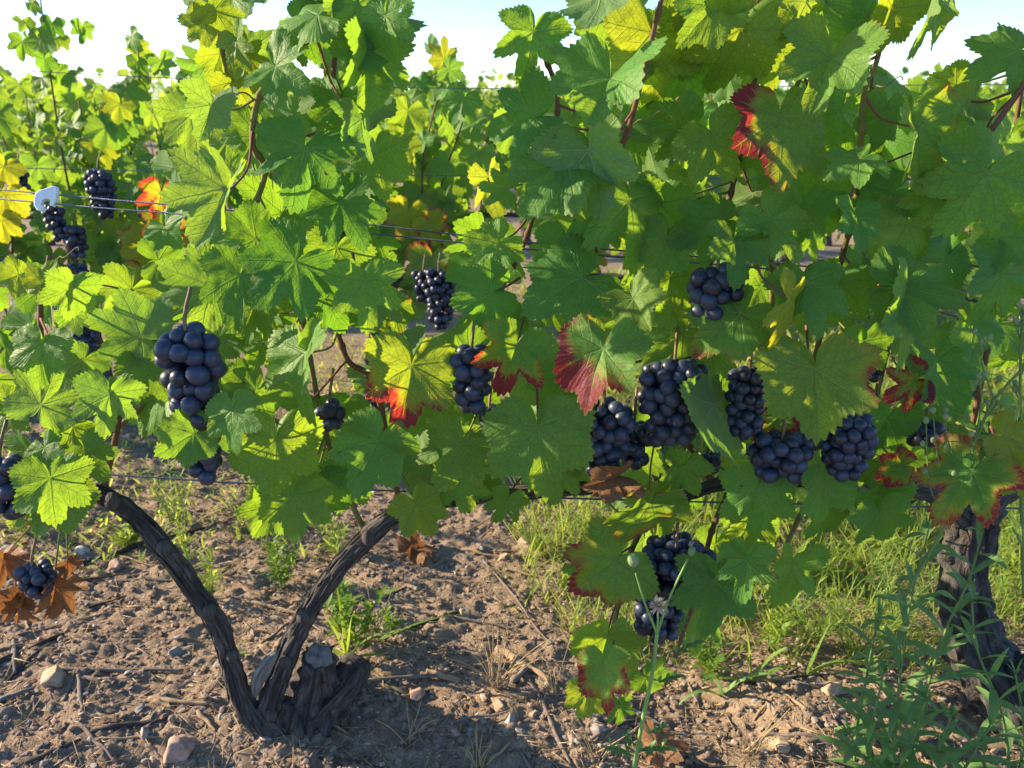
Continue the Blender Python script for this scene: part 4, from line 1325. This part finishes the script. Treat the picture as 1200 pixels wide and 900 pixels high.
for k in range(5000):
    x, y = rnd_ground(.86, 2.6, 1.4); a = RNG.uniform(0, 6.28); L = RNG.uniform(.008, .055); r = RNG.uniform(.0003, .0011)
    x1, y1 = x + L * math.cos(a), y + L * math.sin(a)
    tube(mb, [[x, y, float(gz(x, y)) + r + RNG.uniform(0, .004)], [x1, y1, float(gz(x1, y1)) + r + RNG.uniform(0, .008)]], [r, r * .6], 2, 4)
tag(mb.build('straw_litter', M_STRAW), 'short bits of straw scattered over the soil', 'litter', kind='stuff')

# fallen brown leaves
for x, y, L, lab in [(485, 650, 30, 'curled brown leaf lying in the sun right of the vine arm'), (770, 882, 32, 'dark brown crumpled leaf at the foot of the thistle stem'),
                     ]:
    p = ground(x, y) + [0, 0, .012]; rg = np.random.default_rng(int(x))
    V, Fc, uv, e = leaf_mesh('fallen_leaf', rg, 120, 6, curl=.9, fold=.7, wave=.2)
    n = norm([rg.normal(0, .3), -.3, 1]); d = norm([1, rg.normal(0, .5), 0]); d = norm(d - n * d.dot(n)); M = np.stack([np.cross(d, n), d, n], 1)
    V = V * (L * np.linalg.norm(p - [0, 0, H]) / F) @ M.T
    tag(link_mesh('fallen_leaf', leaf_data('fallen_leaf', V, oriented(Fc), uv, e, M_DEAD), None, p), lab, 'leaf', 'fallen leaves')

# ------------------------------------------------------------------ weeds
def blade(mb, p, d, L, w, droop=.5, up=(0, 0, 1), n=9, fold=.25, prof='lance', twist=0.0):
    """narrow leaf: p base, d direction, bends under its own weight"""
    d = norm(d); P = [np.array(p, float)]; D = []
    for i in range(n):
        D.append(d); P.append(P[-1] + d * L / n); d = norm(d - np.array([0, 0, 1]) * droop / n * (1.2 if i > 2 else .6))
    D.append(d)
    V = []; UV = []
    for i in range(n + 1):
        t = i / n
        wd = w * .5 * ((math.sin(math.pi * min(1, t * .93 + .05)) ** .75) if prof == 'lance' else (1 - t ** 2.2) * (.75 + .25 * min(1, t * 5)))
        s = np.cross(D[i], up); s = norm(s) if np.linalg.norm(s) > .05 else np.array([1., 0, 0])
        if twist:
            nn = np.cross(s, D[i]); s = norm(s * math.cos(twist * t) + nn * math.sin(twist * t))
        nn = np.cross(s, D[i])
        V += [P[i] - s * wd + nn * wd * fold, P[i], P[i] + s * wd + nn * wd * fold]
        UV += [(0, t), (.5, t), (1, t)]
    Fc = []
    for i in range(n):
        for j in (0, 1): Fc.append((i * 3 + j, i * 3 + j + 1, i * 3 + j + 4, i * 3 + j + 3))
    mb.add(V, Fc, UV)
def blob(mb, c, r, stretch=1.4, d=(0, 0, 1), nu=10, nv=8):
    V, Fc = sphere(nu, nv); d = norm(d)
    k = V @ d
    V = V + np.outer(k * (stretch - 1), d)
    V = V * (1 - .25 * np.clip(V @ d / stretch, 0, 1))[:, None]
    mb.add(V * r + c, Fc)

def weed(label, stems, seed, spacing=.016, L=(.07, .115), w=.0150, r=.0024, part=True, tuft=6):
    rg = np.random.default_rng(seed)
    base = px_path(stems[0][:1])[0]
    v = empty('fleabane', base, label, 'weed', 'narrow leaved weeds by the dark trunk')
    nleaf = 0
    for st in stems:
        mb = MB()
        Q = tube(mb, px_path(st), [r, r * .55], 50, 8)
        mb.build('stem', M_STEM, v)
        ln = np.cumsum(np.r_[0, np.linalg.norm(np.diff(Q, axis=0), axis=1)])
        s = rg.uniform(.015, .03); ph = rg.uniform(0, 6.28)
        while s < ln[-1]:
            i = min(int(np.searchsorted(ln, s)), len(Q) - 2); p = Q[i]; tg = norm(Q[i + 1] - Q[i])
            ph += 2.4 + rg.normal(0, .25)
            t = s / ln[-1]
            a = norm(np.cross(tg, [0, 1, .1])); b = np.cross(tg, a)
            d = norm((a * math.cos(ph) + b * math.sin(ph)) * 1.0 + tg * rg.uniform(.35, .9))
            l = rg.uniform(*L) * (1.0 - .55 * t)
            mb = MB(); blade(mb, p, d, l, w * rg.uniform(.8, 1.15) * (1 - .4 * t), rg.uniform(.4, 1.1), twist=rg.normal(0, .4))
            mb.build('leaf', M_FLEA, v, p)
            s += spacing * rg.uniform(.7, 1.35)
        # young leaves at the tip
        mb = MB()
        for k in range(tuft):
            ph += 2.4
            d = norm((a * math.cos(ph) + b * math.sin(ph)) * .5 + tg); blade(mb, Q[-1], d, rg.uniform(.015, .03), .004, .2)
        mb.build('tip_leaves', M_FLEA, v, Q[-1])
    return v
weed('tall narrow leaved green weed in front of the dark trunk, tallest of its clump', [[(1046, 915, .92), (1050, 850, .9), (1056, 780, .88), (1068, 700, .87), (1088, 620, .86)]], 1, .015)
weed('narrow leaved green weed leaning right across the dark trunk', [[(1062, 915, .91), (1080, 830, .9), (1108, 740, .89), (1135, 680, .88), (1152, 620, .88)]], 2, .017)
weed('short bushy narrow leaved weed at the bottom right corner', [[(1035, 920, .90), (1020, 870, .87), (1035, 790, .86)], [(1040, 920, .90), (1065, 880, .86), (1085, 820, .85)], [(1035, 920, .9), (1010, 885, .87), (995, 860, .87)]], 3, .017, (.05, .09))
weed('narrow leaved weed along the right edge with arching leaves', [[(1185, 925, .9), (1175, 840, .9), (1145, 760, .89), (1138, 690, .89)], [(1190, 925, .9), (1200, 860, .88), (1190, 790, .88)]], 4, .02)
weed('narrow leaved weed standing left of the others by the dark trunk, half lit', [[(1000, 915, .93), (1005, 850, .92), (1018, 780, .91), (1030, 720, .9)]], 7, .014, (.05, .085))
weed('low narrow leaved weed sprawling along the bottom edge under the dark trunk', [[(1110, 925, .9), (1100, 880, .88), (1115, 840, .87)], [(1115, 925, .9), (1140, 885, .88), (1160, 850, .87)]], 8, .018, (.05, .09))
# budding fleabane with spray of buds at the right edge
def budding(label, stem, branches, seed):
    rg = np.random.default_rng(seed)
    P = px_path(stem); v = empty('fleabane', P[0], label, 'weed')
    mb = MB(); Q = tube(mb, P, [.0022, .0012], 50, 8); mb.build('stem', M_STEM, v)
    for i in range(4, 48, 3):
        mb = MB(); d = norm([rg.normal(0, 1), rg.normal(0, .6), .7]); blade(mb, Q[i], d, rg.uniform(.02, .05), .004, .5); mb.build('leaf', M_FLEA, v, Q[i])
    for br in branches:
        B = px_path(br); mb = MB(); T_ = tube(mb, B, [.001, .0006], 20, 6)
        mb.build('branch', M_STEM, v, B[0])
        mb = MB(); blob(mb, T_[-1], .0036, 1.5, T_[-1] - T_[-3]); mb.build('bud', M_BUD, v, T_[-1])
        for k in (6, 11, 15):
            if rg.random() < .7:
                e_ = T_[k] + np.array([rg.normal(0, .012), rg.normal(0, .008), .014]); mb = MB(); tube(mb, [T_[k], (T_[k] + e_) / 2 + [0, 0, .002], e_], [.0007, .0005], 6, 5); blob(mb, e_, .003, 1.5, [0, 0, 1]); mb.build('bud', M_BUD, v, e_)
budding('budding weed with slanting stem and pale buds at the right edge', [(1060, 700, .84), (1120, 590, .83), (1142, 520, .82), (1165, 470, .82), (1205, 425, .82), (1240, 390, .82)],
        [[(1120, 590, .83), (1100, 540, .82), (1093, 480, .81)], [(1130, 560, .83), (1112, 520, .82), (1108, 488, .81)], [(1142, 520, .82), (1150, 470, .81), (1147, 440, .81)], [(1165, 470, .82), (1150, 420, .82), (1160, 395, .82)], [(1125, 575, .83), (1140, 540, .82), (1138, 508, .81)], [(1110, 605, .83), (1090, 570, .82), (1085, 492, .81)]], 5)
budding('upright budding weed spike cut by the right edge', [(1200, 700, .86), (1197, 600, .85), (1195, 500, .84), (1196, 420, .83), (1198, 362, .83)],
        [[(1196, 470, .84), (1190, 460, .84), (1190, 455, .84)], [(1196, 440, .84), (1203, 425, .84), (1204, 418, .84)], [(1197, 400, .83), (1191, 385, .83), (1191, 376, .83)], [(1197, 385, .83), (1203, 372, .83), (1203, 366, .83)], [(1196, 520, .84), (1185, 505, .84), (1184, 498, .84)]], 6)

# sow thistle in front
P = px_path([(742, 905, .86), (752, 850, .84), (765, 785, .83), (770, 742, .825)])
v = empty('sow_thistle', P[0], 'slender pale green thistle stem with bristly seed head in front of the lowest leaves', 'weed')
mb = MB(); tube(mb, P, [.0032, .0028, .0024], 40, 10); mb.build('stem', M_TSTEM, v)
top = P[-1]
for q in ([(770, 742, .825), (757, 710, .82), (745, 672, .82)], [(770, 742, .825), (771, 728, .823), (771, 718, .822)], [(770, 742, .825), (785, 700, .825), (806, 655, .825)]):
    mb = MB(); tube(mb, px_path(q), [.0019, .0012], 20, 8); mb.build('branch', M_TSTEM, v, top)
mb = MB(); blob(mb, at(742, 655, .82), .0078, 1.35, CU - .1 * CR, 14, 10)
for k in range(10):
    a = k / 10 * 6.28; blade(mb, at(744, 668, .82), norm(CU + .5 * (CR * math.cos(a) + CN * math.sin(a))), .014, .004, 0)
mb.build('bud', M_BUD, v, at(742, 655, .82))
mb = MB(); blob(mb, at(811, 645, .825), .0048, 1.5, CU + .4 * CR, 12, 9); mb.build('bud', M_BUD, v, at(811, 645, .825))
mb = MB(); c = at(771, 711, .815); rg = np.random.default_rng(4)
for k in range(130):
    d = norm(norm(rg.normal(0, 1, 3)) + .35 * CU); blade(mb, c, d, rg.uniform(.007, .016), .0017, .2, n=3)
mb.build('seed_head', M_FLUFF, v, c)
for x, y, dx, dz, L in [(792, 765, .6, .5, .04), (795, 745, .2, 1, .03), (748, 880, .9, .3, .05), (740, 885, -.8, .5, .045), (760, 860, .8, .6, .03), (738, 878, -.2, 1, .03), (772, 800, .9, .5, .035)]:
    mb = MB(); p = at(x, y, .835); d = norm(dx * CR + dz * CU + .3 * CN)
    for k in range(6):      # ragged lobed leaf
        q = p + d * L * k / 6; blade(mb, q, norm(d + (.9 if k % 2 else -.9) * np.cross(d, CN)), L * .32, L * .18, .1, n=4)
    blade(mb, p, d, L, L * .22, .5); mb.build('leaf', M_FLEA, v, p)

# broad bladed grasses
def grass(label, px, py, specs, mat=M_GRASS, name='grass_plant', cat='weed', group=None, w=.010):
    b = ground(px, py); v = empty(name, b, label, cat, group)
    for dx, dy, dz, L, dr in specs:
        mb = MB(); blade(mb, b + [0, 0, -.004], [dx, dy, dz], L, w * random.uniform(.8, 1.1), dr, prof='grass', n=12, twist=random.gauss(0, .3)); mb.build('blade', mat, v)
    return v
def bush(label, px, py, h, n, mat, seed, spread=.5, lw=.006, ll=(.02, .045), name='weed_plant', group='small weeds on the soil'):
    b = ground(px, py); rg = np.random.default_rng(seed); v = empty(name, b, label, 'weed', group)
    ms = MB(); mf = MB()
    for k in range(n):
        a = rg.uniform(0, 6.28); tip = b + np.array([math.cos(a) * spread * h * rg.uniform(.2, 1), math.sin(a) * spread * h * rg.uniform(.2, 1), h * rg.uniform(.6, 1)])
        Q = tube(ms, [b + [0, 0, -.01], (b + tip) / 2 + rg.normal(0, h * .05, 3), tip], [.0014, .0006], 14, 5)
        for i in range(3, 14):
            for _ in range(2):
                d = norm([rg.normal(0, 1), rg.normal(0, 1), rg.uniform(.2, 1.2)]); blade(mf, Q[i], d, rg.uniform(*ll) * (1 - .4 * i / 14), lw, rg.uniform(.2, .9), n=5)
    ms.build('stem', M_STEM, v); mf.build('foliage', mat, v)
grass('bright green grass with broad blades just right of the stump', 408, 772, [(-.3, .1, 1, .11, .8), (.1, -.1, 1, .13, 1.2), (.5, 0, .9, .11, 1.4), (-.1, .2, 1, .15, .6), (.9, -.1, .5, .09, .9), (-.7, 0, .8, .07, .9)])
bush('leafy bright green weed with pointed leaves just right of the stump top', 425, 758, .13, 5, M_GRASS, 59, .6, .010, (.03, .06))
grass('long thin green grass stem reaching right from behind the stump', 440, 752, [(1, .15, .55, .17, .5), (.9, .1, .8, .12, 1.6), (.3, .1, 1, .09, .8)], w=.006)
grass('green blades hanging over the soil under the right vine canopy', 880, 800, [(-.6, -.1, .8, .12, 1.7), (.3, -.1, 1, .14, 1.4), (-.1, .1, 1, .12, .8), (.8, .1, .7, .13, 1.6), (-1, 0, .5, .10, 1.2)], w=.011)
grass('dark green drooping blades below the lowest grape bunch', 845, 815, [(-.7, -.2, .7, .11, 2.2), (-.2, -.2, 1, .13, 2.2), (.5, -.1, .9, .12, 1.4)], M_FLEA, w=.011)
grass('single sunny blade leaning right under the right vine', 945, 790, [(.2, 0, 1, .13, .4), (.9, -.1, .9, .15, 1.8)], w=.010)
grass('pale green shoots at the foot of the leaning vine arm', 268, 770, [(-.3, 0, 1, .05, .8), (.4, 0, .8, .06, 1.1), (.1, -.2, .9, .05, .6), (.8, 0, .5, .05, .8)])
for i, (x, y, h, n, m, lab, sp, lw) in enumerate([
    (330, 690, .13, 7, M_GRASS, 'green leafy weed between the two vine arms', .6, .007),
    (222, 668, .22, 5, M_COVER, 'upright pale green weed behind the leaning vine arm', .3, .004),
    (250, 700, .10, 5, M_COVER, 'low pale weed touching the leaning vine arm', .8, .006),
    (205, 612, .22, 8, M_COVER, 'sunlit feathery weed far behind the leaning vine arm', .6, .004),
    (290, 625, .20, 9, M_COVER, 'sunlit bushy weed under the leaves between the arms', .7, .004),
    (150, 640, .06, 9, M_COVER, 'low yellow green tuft behind the withered leaves', 1.0, .006),
    (640, 650, .09, 12, M_COVER, 'feathery bright green weed patch in the sun at the centre', 1.3, .0025),
    (690, 640, .09, 8, M_COVER, 'feathery green weed just left of the spotted low leaf', 1.0, .0025),
    (1000, 770, .17, 12, M_COVER, 'feathery green weed in the sun left of the dark trunk', .8, .0025),
    (950, 750, .15, 9, M_COVER, 'feathery green weed behind the hanging canopy leaves', .8, .003),
    (1050, 740, .18, 9, M_COVER, 'feathery green weed close against the dark trunk', .7, .0025),
    (830, 790, .09, 6, M_GRASS, 'leafy green weed under the lowest grape bunch', .7, .007),
    (900, 760, .12, 7, M_COVER, 'sunlit leafy weed behind the green blades', .7, .006),
    (1180, 720, .20, 9, M_COVER, 'tall sunlit weed right of the dark trunk', .6, .005),
    (1195, 640, .26, 9, M_COVER, 'tall yellow green weed at the right edge behind the trunk', .6, .005),
    (675, 690, .03, 3, M_GRASS, 'tiny green seedling in the sunny soil', .9, .005),
    (455, 735, .03, 3, M_GRASS, 'tiny green seedling by the broad bladed grass', .9, .004),
    (30, 625, .10, 8, M_COVER, 'pale weed at the left edge behind the hanging leaves', .9, .005),
    (395, 650, .11, 6, M_COVER, 'small sunlit weed behind the right vine arm', .9, .005)]):
    bush(lab, x, y, h, n, m, 60 + i, sp, lw)
# dry grass tufts
def straw(label, px, py, n, h, seed, spread=1.1):
    b = ground(px, py); rg = np.random.default_rng(seed); v = empty('dry_grass_tuft', b, label, 'dry grass', 'dry grass tufts'); 
    for k in range(n):
        a = rg.uniform(0, 6.28); s = rg.uniform(.1, spread); L = h * rg.uniform(.5, 1.1)
        d = np.array([math.cos(a) * s, math.sin(a) * s * .6, 1]); d = norm(d)
        mb = MB(); e_ = b + d * L - [0, 0, rg.uniform(0, .25) * L]
        tube(mb, [b + rg.normal(0, .006, 3) * [1, 1, 0], (b + d * L * .55), e_], [.0010, .0008, .0005], 12, 5)
        if rg.random() < .4:
            for i in range(5): blob(mb, e_ + d * .006 * (i - 4), .0011, 2.0, d, 5, 4)
        mb.build('straw', M_STRAW, v)
straw('dry straw tuft standing in the sunlit soil at the centre', 582, 805, 24, .19, 1)
straw('thin dry stalks poking up at the bottom edge', 560, 905, 9, .09, 2, .5)
straw('dry pale stalks leaning in front of the broad bladed grass', 440, 755, 8, .16, 3)
straw('thin dry stalks in the shaded corner near the bottom right', 880, 880, 8, .10, 4, .9)
straw('dry stalks at the bottom right of the thistle', 700, 890, 8, .11, 5)
straw('dry stalks right of the thick tan stick', 650, 815, 6, .14, 6, .6)
straw('sparse dry stalks left of the dry tuft in shade', 480, 870, 6, .10, 7, .9)
# low green ground cover in patches behind the row and between the rows
mb = MB()
k = 0
while k < 24000:
    x = RNG.uniform(-2.6, 2.6); y = RNG.uniform(1.15, 4.5)
    if abs(x) > .72 * y + .5: k += .2; continue
    dens = vnoise(x * 3 + 40, y * 3 + 40, 90) * .7 + vnoise(x * 11 + 9, y * 11 + 9, 91) * .3
    need = .60 - .10 * np.clip((y - 1.4) / 1.0, 0, 1) - .26 * np.clip((x - .15) / .3, 0, 1) - .16 * np.clip((-x - .1) / .3, 0, 1) * (y > 1.45) + .2 * (y < 1.3)
    if dens < need: k += .2; continue
    z = float(gz(x, y)); d = norm([RNG.normal(0, .7), RNG.normal(0, .7), RNG.uniform(.5, 1.2)])
    L = RNG.uniform(.012, .04) * (1 + 1.0 * (x > .3))
    blade(mb, [x, y, z], d, L, L * RNG.uniform(.12, .3), RNG.uniform(.2, 1), n=3); k += 1
tag(mb.build('ground_cover', M_COVER), 'low yellow green weeds spreading over the soil behind the vines', 'ground cover', kind='stuff')

# feathery yellow green grass filling the ground behind the right vine
mb = MB(); k = 0
while k < 9000:
    y = RNG.uniform(1.12, 2.6); x = RNG.uniform(.02, .72 * y + .3)
    dens = vnoise(x * 5 + 70, y * 5 + 70, 95) * .6 + vnoise(x * 15 + 9, y * 15 + 9, 96) * .4
    if dens < .62 - .30 * np.clip((x - .08) / .45, 0, 1) - .10 * (y > 1.5) + .25 * np.clip((1.24 - y) / .1, 0, 1): k += .2; continue
    d = norm([RNG.normal(0, .5), RNG.normal(0, .5), 1]); L = RNG.uniform(.04, .13) * np.clip((y - 1.0) / .35, .4, 1.1)
    blade(mb, [x, y, float(gz(x, y)) - .003], d, L, RNG.uniform(.0014, .0035), RNG.uniform(.3, 1.6), n=4); k += 1
tag(mb.build('feathery_grass', M_COVER), 'feathery yellow green grass growing behind the right vine', 'grass', kind='stuff')
